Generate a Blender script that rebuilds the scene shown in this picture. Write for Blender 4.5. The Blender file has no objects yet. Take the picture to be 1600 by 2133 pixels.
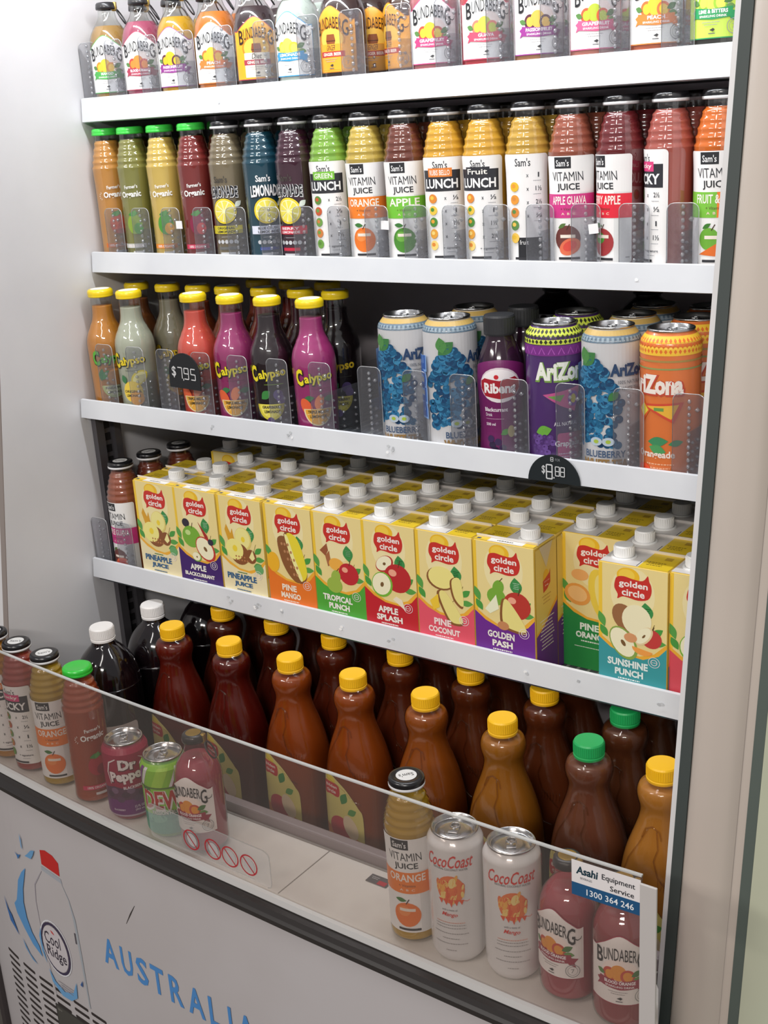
import bpy, bmesh, math, random
from mathutils import Vector, Matrix
from mathutils.geometry import tessellate_polygon
random.seed(7)
PI = math.pi
sc = bpy.context.scene
COL = sc.collection

# ------------------------------------------------------------------ camera
cam_d = bpy.data.cameras.new('camera'); cam = bpy.data.objects.new('camera', cam_d); COL.objects.link(cam)
M = ((0.81297396, 0.13630532, -0.56612207), (0.5792039, -0.28941362, 0.76207782), (-0.05996817, -0.94744953, -0.31423431))
cam.matrix_world = Matrix([[M[i][0], -M[i][1], -M[i][2], (0, 0, 1.5)[i]] for i in range(3)] + [[0, 0, 0, 1]])
cam_d.sensor_fit = 'VERTICAL'; cam_d.sensor_height = 32.0; cam_d.lens = 2503.24 * 32.0 / 2133.0
cam_d.clip_start = 0.05
sc.camera = cam
# ------------------------------------------------------------------ world, lights, exposure
sc.view_settings.view_transform = 'Standard'; sc.view_settings.look = 'None'
sc.view_settings.gamma = 1.0; sc.view_settings.exposure = 0.0
sc.view_settings.use_curve_mapping = False
sc.cycles.max_bounces = 7; sc.cycles.transparent_max_bounces = 40
sc.cycles.caustics_reflective = False; sc.cycles.caustics_refractive = False
sc.cycles.sample_clamp_indirect = 4.0
w = bpy.data.worlds.new('store_air'); sc.world = w; w.use_nodes = True
w.node_tree.nodes['Background'].inputs[0].default_value = (0.95, 0.93, 0.95, 1)
w.node_tree.nodes['Background'].inputs[1].default_value = 0.33

def area(name, loc, size, size_y, energy, color, target):
    l = bpy.data.lights.new(name, 'AREA'); l.shape = 'RECTANGLE'; l.size = size; l.size_y = size_y
    l.energy = energy; l.color = color
    o = bpy.data.objects.new(name, l); COL.objects.link(o); o.location = loc
    o.rotation_euler = (Vector(target) - Vector(loc)).to_track_quat('-Z', 'Y').to_euler()
    return o
area('canopy_tube_light', (-1.03, 1.24, 1.93), 1.10, 0.035, 7.5, (0.93, 0.96, 1.0), (-1.03, 1.44, 1.2))
area('store_ceiling_light', (0.7, -2.4, 2.9), 1.4, 0.14, 62.0, (1.0, 0.95, 0.90), (-0.9, 1.2, 0.6))
area('store_ceiling_light', (-2.3, -2.0, 2.9), 1.4, 0.14, 36.0, (1.0, 0.95, 0.90), (-1.1, 1.2, 0.6))
area('store_ceiling_light', (-0.8, -0.6, 2.9), 0.12, 1.4, 12.0, (1.0, 0.96, 0.92), (-1.0, 1.2, 0.6))

# ------------------------------------------------------------------ materials
_m = {}
def lin(h):
    h = h.lstrip('#'); v = [int(h[i:i + 2], 16) / 255 for i in (0, 2, 4)]
    return tuple(c / 12.92 if c <= .04045 else ((c + .055) / 1.055) ** 2.4 for c in v) + (1,)
def mat(h, rough=.45, metal=0.0, coat=0.0, spec=.5, key=None):
    k = (h, rough, metal, coat, spec)
    if k in _m: return _m[k]
    m = bpy.data.materials.new(key or 'paint_' + h.lstrip('#')); m.use_nodes = True
    b = m.node_tree.nodes['Principled BSDF']
    b.inputs['Base Color'].default_value = lin(h); b.inputs['Roughness'].default_value = rough
    b.inputs['Metallic'].default_value = metal; b.inputs['Coat Weight'].default_value = coat
    b.inputs['Coat Roughness'].default_value = .06; b.inputs['Specular IOR Level'].default_value = spec
    _m[k] = m; return m
def noisy(h1, h2, scale, rough, bump=0.0, key='surface', lo=.4, hi=.6, stretch=(1, 1, 1)):
    k = (h1, h2, scale, rough, bump, lo, hi, stretch)
    if k in _m: return _m[k]
    m = bpy.data.materials.new(key); m.use_nodes = True; nt = m.node_tree
    b = nt.nodes['Principled BSDF']; b.inputs['Roughness'].default_value = rough
    tc = nt.nodes.new('ShaderNodeTexCoord'); mp = nt.nodes.new('ShaderNodeMapping'); mp.inputs['Scale'].default_value = stretch
    n = nt.nodes.new('ShaderNodeTexNoise'); n.inputs['Scale'].default_value = scale; n.inputs['Detail'].default_value = 6
    r = nt.nodes.new('ShaderNodeValToRGB'); r.color_ramp.elements[0].color = lin(h1); r.color_ramp.elements[1].color = lin(h2)
    r.color_ramp.elements[0].position = lo; r.color_ramp.elements[1].position = hi
    nt.links.new(tc.outputs['Object'], mp.inputs[0]); nt.links.new(mp.outputs[0], n.inputs['Vector'])
    nt.links.new(n.outputs['Fac'], r.inputs[0]); nt.links.new(r.outputs[0], b.inputs['Base Color'])
    if bump:
        bp = nt.nodes.new('ShaderNodeBump'); bp.inputs['Strength'].default_value = bump; bp.inputs['Distance'].default_value = .001
        nt.links.new(n.outputs['Fac'], bp.inputs['Height']); nt.links.new(bp.outputs[0], b.inputs['Normal'])
    _m[k] = m; return m
def clear(tint, base=.04, gain=.9, haze=0.0, hazecol='#ffffff', rough=.03, power=4.0, key='clear', bump=0.0, bscale=90):
    """thin clear sheet: transparent, mirror-like at grazing angles, optional milky haze"""
    k = ('clear', tint, base, gain, haze, hazecol, rough, power, bump, bscale)
    if k in _m: return _m[k]
    m = bpy.data.materials.new(key); m.use_nodes = True; nt = m.node_tree
    nt.nodes.remove(nt.nodes['Principled BSDF']); out = nt.nodes['Material Output']
    tr = nt.nodes.new('ShaderNodeBsdfTransparent'); tr.inputs[0].default_value = lin(tint)
    gl = nt.nodes.new('ShaderNodeBsdfGlossy'); gl.inputs['Roughness'].default_value = rough
    lw = nt.nodes.new('ShaderNodeLayerWeight'); lw.inputs['Blend'].default_value = .5
    pw = nt.nodes.new('ShaderNodeMath'); pw.operation = 'POWER'; pw.inputs[1].default_value = power
    ml = nt.nodes.new('ShaderNodeMath'); ml.operation = 'MULTIPLY_ADD'; ml.inputs[1].default_value = gain; ml.inputs[2].default_value = base
    ml.use_clamp = True
    nt.links.new(lw.outputs['Facing'], pw.inputs[0]); nt.links.new(pw.outputs[0], ml.inputs[0])
    first = tr
    if haze:
        df = nt.nodes.new('ShaderNodeBsdfDiffuse'); df.inputs[0].default_value = lin(hazecol)
        mh = nt.nodes.new('ShaderNodeMixShader'); mh.inputs[0].default_value = haze
        nt.links.new(tr.outputs[0], mh.inputs[1]); nt.links.new(df.outputs[0], mh.inputs[2]); first = mh
    mx = nt.nodes.new('ShaderNodeMixShader')
    nt.links.new(ml.outputs[0], mx.inputs[0]); nt.links.new(first.outputs[0], mx.inputs[1]); nt.links.new(gl.outputs[0], mx.inputs[2])
    nt.links.new(mx.outputs[0], out.inputs[0])
    if bump:
        n = nt.nodes.new('ShaderNodeTexNoise'); n.inputs['Scale'].default_value = bscale
        bp = nt.nodes.new('ShaderNodeBump'); bp.inputs['Strength'].default_value = bump; bp.inputs['Distance'].default_value = .002
        nt.links.new(n.outputs['Fac'], bp.inputs['Height']); nt.links.new(bp.outputs[0], gl.inputs['Normal'])
    _m[k] = m; return m
GLASS = clear('#f4f6f4', .12, .8, key='bottle_glass', rough=.02)
PET = clear('#f6f0e6', .05, .65, key='bottle_plastic', rough=.03, bump=.08, bscale=40)
ACR = clear('#f0f1f3', .05, .7, haze=.04, hazecol='#e6e6ee', key='divider_acrylic', bump=.3, bscale=120)
ACRB = clear('#e6e8ea', .15, .8, haze=.10, hazecol='#f0f0f6', key='divider_acrylic_boss', rough=.02)
EDGE = clear('#e8ecee', .2, .7, haze=.38, hazecol='#ffffff', key='acrylic_edge')
SCREEN = clear('#f3f0ee', .03, .6, haze=.032, hazecol='#e9dfd8', key='front_screen_acrylic')  # diffuse haze colour stands in for the store's reflection on the clear sheet
SCREDGE = clear('#d8d8d8', .2, .6, haze=.6, hazecol='#f4f4f2', key='screen_edge')
WHITE = mat('#e6e4e6', .35, key='white_enamel')
STEEL = mat('#c9cacb', .22, metal=1.0, key='aluminium')

# ------------------------------------------------------------------ mesh helpers
def link_mesh(name, verts, faces, mats, fm=None, parent=None, smooth=True):
    me = bpy.data.meshes.new(name); me.from_pydata(verts, [], faces)
    for m in mats: me.materials.append(m)
    if fm: me.polygons.foreach_set('material_index', fm)
    me.polygons.foreach_set('use_smooth', [smooth] * len(me.polygons)); me.update()
    o = bpy.data.objects.new(name, me); COL.objects.link(o)
    if parent: o.parent = parent
    return o
class MB:
    def __init__(s): s.v = []; s.f = []; s.m = []
    def add(s, v, f, m=0):
        b = len(s.v); s.v += [tuple(p) for p in v]; s.f += [tuple(i + b for i in q) for q in f]
        s.m += ([m] * len(f)) if isinstance(m, int) else list(m); return s
    def box(s, x0, x1, y0, y1, z0, z1, m=0, skew=None):
        p = [(x0, y0, z0), (x1, y0, z0), (x1, y1, z0), (x0, y1, z0), (x0, y0, z1), (x1, y0, z1), (x1, y1, z1), (x0, y1, z1)]
        if skew: p = [skew(q) for q in p]
        return s.add(p, [(0, 3, 2, 1), (4, 5, 6, 7), (0, 1, 5, 4), (1, 2, 6, 5), (2, 3, 7, 6), (3, 0, 4, 7)], m)
    def bevbox(s, x0, x1, y0, y1, z0, z1, b=.002, m=0, seg=2):
        bm = bmesh.new(); bmesh.ops.create_cube(bm, size=1)
        for v in bm.verts: v.co = Vector(((x0 + x1) / 2 + v.co.x * (x1 - x0), (y0 + y1) / 2 + v.co.y * (y1 - y0), (z0 + z1) / 2 + v.co.z * (z1 - z0)))
        bmesh.ops.bevel(bm, geom=bm.edges[:], offset=b, segments=seg, affect='EDGES', profile=.5)
        bm.verts.index_update(); s.add([v.co[:] for v in bm.verts], [[v.index for v in f.verts] for f in bm.faces], m); bm.free(); return s
    def lathe(s, prof, n=40, c=(0, 0), m=0, wx=None, mi=None):
        """prof: list of (r, z[, material]); revolve about z"""
        rings = []; V = []; F = []; FM = []
        for p in prof:
            r, z = p[0], p[1]
            if r < 1e-6: rings.append([len(V)]); V.append((c[0], c[1], z))
            else:
                rings.append(list(range(len(V), len(V) + n)))
                for i in range(n):
                    a = 2 * PI * i / n; V.append((c[0] + r * math.cos(a), c[1] + r * math.sin(a), z))
        for k in range(len(prof) - 1):
            A, B = rings[k], rings[k + 1]; mm = prof[k][2] if len(prof[k]) > 2 else m
            for i in range(n):
                j = (i + 1) % n
                if len(A) == 1 and len(B) == 1: continue
                if len(A) == 1: F.append((A[0], B[j], B[i]))
                elif len(B) == 1: F.append((A[i], A[j], B[0]))
                else: F.append((A[i], A[j], B[j], B[i]))
                FM.append(mm)
        return s.add(V, F, FM)
    def loft(s, secs, n=48, m=0, close=True):
        """secs: (z, half width x, half depth y, superellipse exponent)"""
        V = []; F = []
        for z, a, b, e in secs:
            for i in range(n):
                t = 2 * PI * i / n; c_, s_ = math.cos(t), math.sin(t)
                V.append((a * math.copysign(abs(c_) ** (2 / e), c_), b * math.copysign(abs(s_) ** (2 / e), s_), z))
        for k in range(len(secs) - 1):
            for i in range(n):
                j = (i + 1) % n; F.append((k * n + i, k * n + j, (k + 1) * n + j, (k + 1) * n + i))
        if close:
            F.append(tuple(range(n - 1, -1, -1))); F.append(tuple(range((len(secs) - 1) * n, len(secs) * n)))
        return s.add(V, F, m)
    def tube(s, pts, r, n=8, m=0, closed=False):
        P = [Vector(p) for p in pts]; N = len(P); V = []; F = []; up = Vector((0, 0, 1))
        for i, p in enumerate(P):
            t = (P[(i + 1) % N] - P[i - 1]) if closed else (P[min(i + 1, N - 1)] - P[max(i - 1, 0)])
            t.normalize(); a = t.cross(up)
            if a.length < 1e-3: a = t.cross(Vector((1, 0, 0)))
            a.normalize(); b = a.cross(t)
            for k in range(n):
                q = p + r * (math.cos(2 * PI * k / n) * a + math.sin(2 * PI * k / n) * b); V.append(q[:])
        for i in range(N if closed else N - 1):
            for k in range(n):
                l = (k + 1) % n; i2 = (i + 1) % N
                F.append((i * n + k, i * n + l, i2 * n + l, i2 * n + k))
        if not closed: F.append(tuple(range(n))[::-1]); F.append(tuple(range((N - 1) * n, N * n)))
        return s.add(V, F, m)
    def build(s, name, mats, parent=None, smooth=False):
        if not isinstance(mats, (list, tuple)): mats = [mats]
        return link_mesh(name, s.v, s.f, mats, s.m, parent, smooth)
def empty(name, loc=(0, 0, 0), rz=0.0):
    o = bpy.data.objects.new(name, None); COL.objects.link(o); o.location = loc; o.rotation_euler = (0, 0, rz)
    o.empty_display_size = .02; return o
def tag(o, label, cat, group=None, kind=None):
    o['label'] = label; o['category'] = cat
    if group: o['group'] = group
    if kind: o['kind'] = kind
    return o
def copy_tree(o, parent=None):
    c = o.copy(); COL.objects.link(c); c.parent = parent
    for ch in KIDS(o): copy_tree(ch, c)
    return c
def KIDS(o): return list(o.children)

# ------------------------------------------------------------------ printed artwork
_tc = {}
def glyphs(s, bold=0.0):
    k = (s, bold)
    if k in _tc: return _tc[k]
    cu = bpy.data.curves.new('tmp_text', 'FONT'); cu.body = s; cu.size = 1; cu.offset = bold; cu.resolution_u = 2
    ob = bpy.data.objects.new('tmp_text', cu)
    me = bpy.data.meshes.new_from_object(ob)
    V = [(v.co.x, v.co.y) for v in me.vertices]; F = [tuple(p.vertices) for p in me.polygons]
    bpy.data.objects.remove(ob); bpy.data.curves.remove(cu); bpy.data.meshes.remove(me)
    x0 = min(v[0] for v in V); x1 = max(v[0] for v in V); y0 = min(v[1] for v in V); y1 = max(v[1] for v in V)
    V = [((a - (x0 + x1) / 2) / (x1 - x0), (b - (y0 + y1) / 2) / (y1 - y0)) for a, b in V]
    _tc[k] = (V, F); return _tc[k]
class Art:
    def __init__(s, step=5e-5): s.V = []; s.F = []; s.M = []; s.mats = []; s.L = 0; s.step = step
    def _mi(s, col):
        m = col if not isinstance(col, str) else mat(col, .4)
        if m not in s.mats: s.mats.append(m)
        return s.mats.index(m)
    def raw(s, V, F, col, same=False):
        if not same: s.L += 1
        b = len(s.V); s.V += [(x, y, s.L * s.step) for x, y in V]
        s.F += [tuple(i + b for i in f) for f in F]; s.M += [s._mi(col)] * len(F); return s
    def poly(s, P, col, same=False):
        T = tessellate_polygon([[Vector((x, y, 0)) for x, y in P]])
        out = []
        for t in T:
            a, b, c = (P[i] for i in t)
            cr = (b[0] - a[0]) * (c[1] - a[1]) - (b[1] - a[1]) * (c[0] - a[0])
            out.append(tuple(t) if cr > 0 else (t[0], t[2], t[1]))
        return s.raw(P, out, col, same)
    def blob(s, P, col, same=False, k=5):
        out = []; n = len(P)
        for i in range(n):
            p, a, b, q = P[i - 1], P[i], P[(i + 1) % n], P[(i + 2) % n]
            for j in range(k):
                t = j / k; out.append(tuple(.5 * (2 * a[c] + (b[c] - p[c]) * t + (2 * p[c] - 5 * a[c] + 4 * b[c] - q[c]) * t * t + (3 * a[c] - p[c] - 3 * b[c] + q[c]) * t ** 3) for c in (0, 1)))
        return s.poly(out, col, same)
    def remap(s, f): s.V = [(x, f(y), z) for x, y, z in s.V]; return s
    def rect(s, x0, y0, x1, y1, col, r=0.0, same=False):
        if r <= 0: return s.raw([(x0, y0), (x1, y0), (x1, y1), (x0, y1)], [(0, 1, 2, 3)], col, same)
        P = []
        for cx, cy, a0 in ((x1 - r, y0 + r, -90), (x1 - r, y1 - r, 0), (x0 + r, y1 - r, 90), (x0 + r, y0 + r, 180)):
            for k in range(5):
                a = math.radians(a0 + 22.5 * k); P.append((cx + r * math.cos(a), cy + r * math.sin(a)))
        return s.poly(P, col, same)
    def ell(s, cx, cy, rx, ry, col, rot=0, same=False, n=22, a0=0, a1=360):
        c, t = math.cos(math.radians(rot)), math.sin(math.radians(rot)); P = []
        full = abs(a1 - a0) >= 360
        for k in range(n if full else n + 1):
            a = math.radians(a0 + (a1 - a0) * k / n); x, y = rx * math.cos(a), ry * math.sin(a)
            P.append((cx + x * c - y * t, cy + x * t + y * c))
        return s.poly(P, col, same)
    def ring(s, cx, cy, r0, r1, col, n=28, sy=1.0):
        V = []; F = []
        for k in range(n):
            a = 2 * PI * k / n; V += [(cx + r0 * math.cos(a), cy + r0 * sy * math.sin(a)), (cx + r1 * math.cos(a), cy + r1 * sy * math.sin(a))]
        for k in range(n):
            j = (k + 1) % n; F.append((2 * k, 2 * k + 1, 2 * j + 1, 2 * j))
        return s.raw(V, F, col)
    def leaf(s, x, y, L, W, rot, col, same=False):
        c, t = math.cos(math.radians(rot)), math.sin(math.radians(rot)); P = []
        for k in range(8): u = k / 8; P.append((u * L, -W * math.sin(PI * u) * .5))
        for k in range(8): u = 1 - k / 8; P.append((u * L, W * math.sin(PI * u) * .5))
        return s.poly([(x + a * c - b * t, y + a * t + b * c) for a, b in P], col, same)
    def line(s, pts, wd, col, same=False):
        V = []; F = []; n = len(pts)
        for i, (x, y) in enumerate(pts):
            a = pts[max(i - 1, 0)]; b = pts[min(i + 1, n - 1)]; d = math.hypot(b[0] - a[0], b[1] - a[1]) or 1
            wi = wd[i] if isinstance(wd, (list, tuple)) else wd
            nx, ny = -(b[1] - a[1]) / d * wi / 2, (b[0] - a[0]) / d * wi / 2
            V += [(x - nx, y - ny), (x + nx, y + ny)]
        for i in range(n - 1): F.append((2 * i, 2 * i + 2, 2 * i + 3, 2 * i + 1))
        return s.raw(V, F, col, same)
    def text(s, t, cx, cy, wd, ht, col, bold=.0, shear=0.0, rot=0, arc=0.0, outline=None, ow=.0, taper=None):
        if outline:
            s.text(t, cx + ow * .25, cy - ow * .35, wd + ow, ht + ow, outline, bold + .045, shear, rot, arc, None, 0, taper)
        V, F = glyphs(t, bold); c, q = math.cos(math.radians(rot)), math.sin(math.radians(rot)); P = []
        for x, y in V:
            h = ht * (taper(x) if taper else 1)
            X = x * wd + shear * y * ht; Y = y * h + arc * (.25 - x * x)
            P.append((cx + X * c - Y * q, cy + X * q + Y * c))
        return s.raw(P, F, col)
    def fine(s, cx, cy, wd, rows, lh, col, align='c', th=.3):
        """rows of print too small to read"""
        for i in range(rows):
            ww = wd * (1 - .35 * ((i * 7919) % 5) / 5); y = cy - i * lh; x = cx - ww / 2 if align == 'c' else cx
            e = x + ww; k = 0
            while x < e:
                g = lh * (.35 + .5 * ((i * 31 + k * 17) % 7) / 7); s.rect(x, y, min(x + g, e), y + lh * th, col, same=True); x += g + lh * .18; k += 1
        return s
    def build(s, name, parent, fn, cu=.004, cv=.005, off=.0004):
        if cu is None or fn.__name__ == '<lambda>': cv = None
        bm = bmesh.new(); vs = [bm.verts.new(v) for v in s.V]
        for f, mi in zip(s.F, s.M):
            try: nf = bm.faces.new([vs[i] for i in f]); nf.material_index = mi
            except ValueError: pass
        for ax, cell in ((0, cu), (1, cv)):
            if not cell: continue
            lo = min(v[ax] for v in s.V); hi = max(v[ax] for v in s.V); k = math.ceil(lo / cell)
            while k * cell < hi:
                no = (1, 0, 0) if ax == 0 else (0, 1, 0); co = (k * cell, 0, 0) if ax == 0 else (0, k * cell, 0)
                bmesh.ops.bisect_plane(bm, geom=bm.verts[:] + bm.edges[:] + bm.faces[:], plane_co=co, plane_no=no, dist=1e-7); k += 1
        for v in bm.verts: v.co = Vector(fn(v.co.x, v.co.y, v.co.z + off))
        me = bpy.data.meshes.new(name); bm.to_mesh(me); bm.free()
        for m in s.mats: me.materials.append(m)
        o = bpy.data.objects.new(name, me); COL.objects.link(o); o.parent = parent; return o
def wrap(prof, rref):
    zs = sorted([(p[1], p[0]) for p in prof])
    def R(z):
        if z <= zs[0][0]: return zs[0][1]
        for (a, ra), (b, rb) in zip(zs, zs[1:]):
            if a <= z <= b: return ra if b == a else ra + (rb - ra) * (z - a) / (b - a)
        return zs[-1][1]
    def fn(u, v, o):
        a = u / rref; r = R(v) + o; return (r * math.sin(a), -r * math.cos(a), v)
    return fn
def flat_front(y): return lambda u, v, o: (u, y - o, v)
def flat_top(z): return lambda u, v, o: (u, v, z + o)
def flat_right(x): return lambda u, v, o: (x + o, u, v)

# ================================================================== THE COOLER
XL, XR = -1.61, -0.445
def slant(z): return 1.154 + .152 * (z - 1.051)
cooler = empty('display_cooler', (0, 0, 0))
tag(cooler, 'white open-fronted refrigerated drinks display cooler with bowed lower front panel', 'display cooler')
inner = noisy('#d3d2d4', '#dcdbdc', 3, .38, key='inner_wall_enamel')
def slab(name, x0, x1, back, z0, z1, m, parent=cooler, lead=0.0):
    n = 8; V = []; F = []
    for i in range(n + 1):
        z = z0 + (z1 - z0) * i / n; V += [(x0, slant(z) - lead, z), (x1, slant(z) - lead, z), (x1, back, z), (x0, back, z)]
    for i in range(n):
        for k in range(4):
            l = (k + 1) % 4; F.append((i * 4 + k, i * 4 + l, i * 4 + 4 + l, i * 4 + 4 + k))
    F += [(3, 2, 1, 0), (n * 4, n * 4 + 1, n * 4 + 2, n * 4 + 3)]
    return link_mesh(name, V, F, [m], None, parent, False)
ZB, ZT = .02, 2.12
slab('side_wall', XL - .05, XL, 1.80, .42, ZT, inner)
slab('side_wall', XR + .001, XR + .055, 1.80, .42, ZT, inner)
# corner end frames: white trim, dark gasket, cream bullnose, groove, second gasket
def end_frame(sgn, x):
    cream = noisy('#bdb2a8', '#c4b9ae', 2, .5, key='cream_end_frame')
    fr = slab('end_frame', min(x + sgn * .008, x + sgn * .0775), max(x + sgn * .008, x + sgn * .0775), 1.345, -.15, ZT, cream, lead=.001)
    # convex face
    n = 10; V = []; F = []
    for i in range(9):
        z = -.15 + (ZT + .15) * i / 8
        for k in range(n + 1):
            t = k / n; V.append((x + sgn * (.013 + .055 * t), slant(z) - .002 - .011 * math.sin(PI * t) ** .6, z))
    for i in range(8):
        for k in range(n):
            q = (i * (n + 1) + k, i * (n + 1) + k + 1, (i + 1) * (n + 1) + k + 1, (i + 1) * (n + 1) + k); F.append(q if sgn > 0 else q[::-1])
    link_mesh('bullnose', V, F, [cream], None, fr, True)
    slab('gasket', min(x, x + sgn * .0125), max(x, x + sgn * .0125), 1.345, -.15, ZT, mat('#3c4442', .6, key='rubber_gasket'), fr, lead=.004)
    slab('trim_strip', min(x - sgn * .006, x), max(x - sgn * .006, x), 1.345, -.15, ZT, mat('#d9d8d8', .4), fr, lead=.003)
    slab('gasket', min(x + sgn * .078, x + sgn * .0895), max(x + sgn * .078, x + sgn * .0895), 1.345, -.15, ZT, mat('#56605a', .5), fr, lead=.003)
    return fr
end_frame(1, XR)
slab('outer_trim', XL - .012, XL - .0008, 1.2, .42, ZT, mat('#8f8580', .5), cooler, lead=.002)
MB().box(XL - .05, XR + .05, 1.72, 1.80, .42, ZT).build('back_wall', noisy('#cbc3c8', '#d3cbd0', 5, .5, key='back_wall_panel'), cooler)
MB().box(XL - .06, XR + .07, 1.10, 1.80, 2.0, 2.2).build('canopy', WHITE, cooler)
MB().box(-1.60, -.46, 1.16, 1.24, 1.955, 2.0).build('lamp_housing', mat('#d8d8da', .4), cooler)
MB().box(XL, XR, 1.09, 1.72, .39, .427).build('base_deck', mat('#8d8580', .5, key='deck_steel'), cooler)
# uprights with slots, one at each rear corner of the side walls
for (x0, x1) in ((XL + .001, XL + .012), (XR - .012, XR - .001)):
    up = MB().box(x0, x1, 1.335, 1.352, .45, 1.03).box(x0, x1, 1.375, 1.39, .45, 1.03).box(x0, x0 + .003, 1.352, 1.375, .45, 1.03).build('shelf_upright', mat('#6c6a6e', .35, metal=.6), cooler)
    s = MB()
    for i in range(26): s.box(x0 + .003, x0 + .0042, 1.357, 1.370, .47 + i * .0215, .483 + i * .0215)
    s.build('upright_slots', mat('#141214', .6), up)

# ledge, lip, bumper and lower panel follow the same bow
CX = [-1.72, -1.62, -1.53, -1.218, -.9, -.765, -.53, -.40]; CY = [1.03, 1.005, .990, .967, .957, .955, .953, .956]
def bow(x):
    if x <= CX[0]: return CY[0]
    for i in range(len(CX) - 1):
        if x <= CX[i + 1]:
            t = (x - CX[i]) / (CX[i + 1] - CX[i])
            m0 = (CY[i + 1] - CY[max(i - 1, 0)]) / (CX[i + 1] - CX[max(i - 1, 0)]); i2 = min(i + 2, len(CX) - 1)
            m1 = (CY[i2] - CY[i]) / (CX[i2] - CX[i]); h = CX[i + 1] - CX[i]
            return (2 * t ** 3 - 3 * t * t + 1) * CY[i] + (t ** 3 - 2 * t * t + t) * h * m0 + (3 * t * t - 2 * t ** 3) * CY[i + 1] + (t ** 3 - t * t) * h * m1
    return CY[-1]
XA, XB = -1.715, -.419
XS = [XA + (XB - XA) * i / 60 for i in range(61)]
def sweep(name, prof, m, parent, xs=XS, smooth=False, ends=True):
    """prof: (offset behind the bow line, z) closed loop"""
    n = len(prof); V = []; F = []
    for x in xs:
        y = bow(x); V += [(x, y + a, z) for a, z in prof]
    for i in range(len(xs) - 1):
        for k in range(n):
            l = (k + 1) % n; F.append((i * n + k, (i + 1) * n + k, (i + 1) * n + l, i * n + l))
    if ends: F += [tuple(range(n)), tuple(range((len(xs) - 1) * n, len(xs) * n))[::-1]]
    return link_mesh(name, V, F, [m], None, parent, smooth)
ledge_m = noisy('#cfcbc6', '#d8d5d0', 9, .4, key='ledge_enamel')
V = []; F = []
for x in XS: yb_ = min(1.078, -x * 2.3975 - .004); V += [(x, bow(x) + .004, .5495), (x, yb_, .5495), (x, yb_, .530), (x, bow(x) + .004, .530)]
for i in range(60):
    for k in range(4): l = (k + 1) % 4; F.append((i * 4 + k, (i + 1) * 4 + k, (i + 1) * 4 + l, i * 4 + l))
F += [(0, 1, 2, 3), (243, 242, 241, 240)]
link_mesh('front_ledge', V, F, [ledge_m], None, cooler, False)
MB().box(XL - .02, -.452, 1.074, 1.0795, .5496, .5505).box(-.9275, -.926, .965, 1.074, .5496, .5499).build('ledge_seam', mat('#8a8580', .6), cooler)
MB().bevbox(XL - .02, -.452, 1.079, 1.095, .44, .566, .003).build('grille_lip', mat('#8b8284', .45), cooler)
sweep('ledge_edge', [(-.003, .551), (.004, .5514), (.006, .549), (.006, .538), (-.001, .538), (-.004, .542)], mat('#c9c7c5', .4), cooler, smooth=False)
bump = sweep('bumper_strip', [(-.004, .540), (-.012, .538), (-.015, .532), (-.012, .529), (-.015, .525), (-.012, .515), (-.002, .512), (.012, .512), (.012, .540)], mat('#26211f', .38, coat=.3), cooler, smooth=False)
panel_m = noisy('#bcb6b6', '#c2bdbe', 2.5, .42, key='front_panel_enamel')
lower = sweep('lower_panel', [(.008, -.11), (.008, .5125), (.03, .5125), (.03, -.11)], panel_m, cooler)
MB().box(XA - .012, XA, bow(XA) - .002, 1.5, -.12, .53).build('corner_strip', mat('#3d3636', .5), cooler)
MB().box(XA + .004, XB, 1.10, 1.78, -.16, .42).build('machine_housing', mat('#2c2a2b', .6), cooler)
MB().box(XA + .0, XA + .004, 1.04, 1.79, .42, .55).box(XA, XL - .05, 1.04, 1.12, .42, .545).build('housing_side', WHITE, cooler)

def onpanel(off=.0): return lambda u, v, o: (u, bow(u) + .008 - o, v)
A = Art(1e-4); T = 'AUSTRALIAN'; B = '#4f8ccb'
xs_ = [-1.312, -1.272, -1.236, -1.2005, -1.160, -1.118, -1.0795, -1.048, -1.016, -.972, ]
ws_ = [.034, .027, .026, .029, .028, .034, .022, .006, .034, .030]
for ch, x, ww in zip(T, xs_, ws_): A.text(ch, x, .288, ww, .050, B, .02)
A.build('slogan_lettering', lower, onpanel(), .012)
A = Art(1e-4)
A.poly([(-1.468, .387), (-1.4665, .414), (-1.452, .419), (-1.432, .417), (-1.418, .408), (-1.420, .383)], '#c42a26')
A.poly([(-1.470, .383), (-1.418, .379), (-1.416, .370), (-1.471, .375)], '#a9adb4')
A.line([(-1.472, .372), (-1.485, .355), (-1.500, .335), (-1.506, .30), (-1.505, .24), (-1.498, .18), (-1.492, .12)], [.0012, .002, .0025, .0015, .001, .001, .001], '#a49fa6')
A.line([(-1.418, .37), (-1.405, .345), (-1.398, .31), (-1.396, .24), (-1.394, .14)], [.001, .002, .006, .006, .003], '#a8aeb4')
A.ring(-1.470, .222, .036, .040, '#3f3550', sy=1.25); A.ring(-1.468, .224, .0405, .0425, '#e4e4ea', sy=1.25)
A.ell(-1.470, .222, .035, .044, '#cfc8cb')
A.text('Cool', -1.475, .238, .044, .024, '#3a3340', .01); A.text('Ridge', -1.468, .209, .054, .028, '#3a3340', .01)
A.leaf(-1.476, .257, .012, .004, -30, '#d0413e')
A.poly([(-1.521, .358), (-1.535, .345), (-1.552, .322), (-1.560, .300), (-1.570, .275), (-1.582, .262), (-1.578, .245), (-1.560, .222), (-1.540, .20), (-1.515, .185), (-1.520, .205), (-1.536, .225), (-1.545, .25), (-1.547, .28), (-1.540, .31), (-1.530, .335)], '#5e9ad0')
A.poly([(-1.622, .258), (-1.612, .235), (-1.603, .228), (-1.586, .194), (-1.600, .205), (-1.612, .212), (-1.618, .238)], '#3b6fb0')
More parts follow.
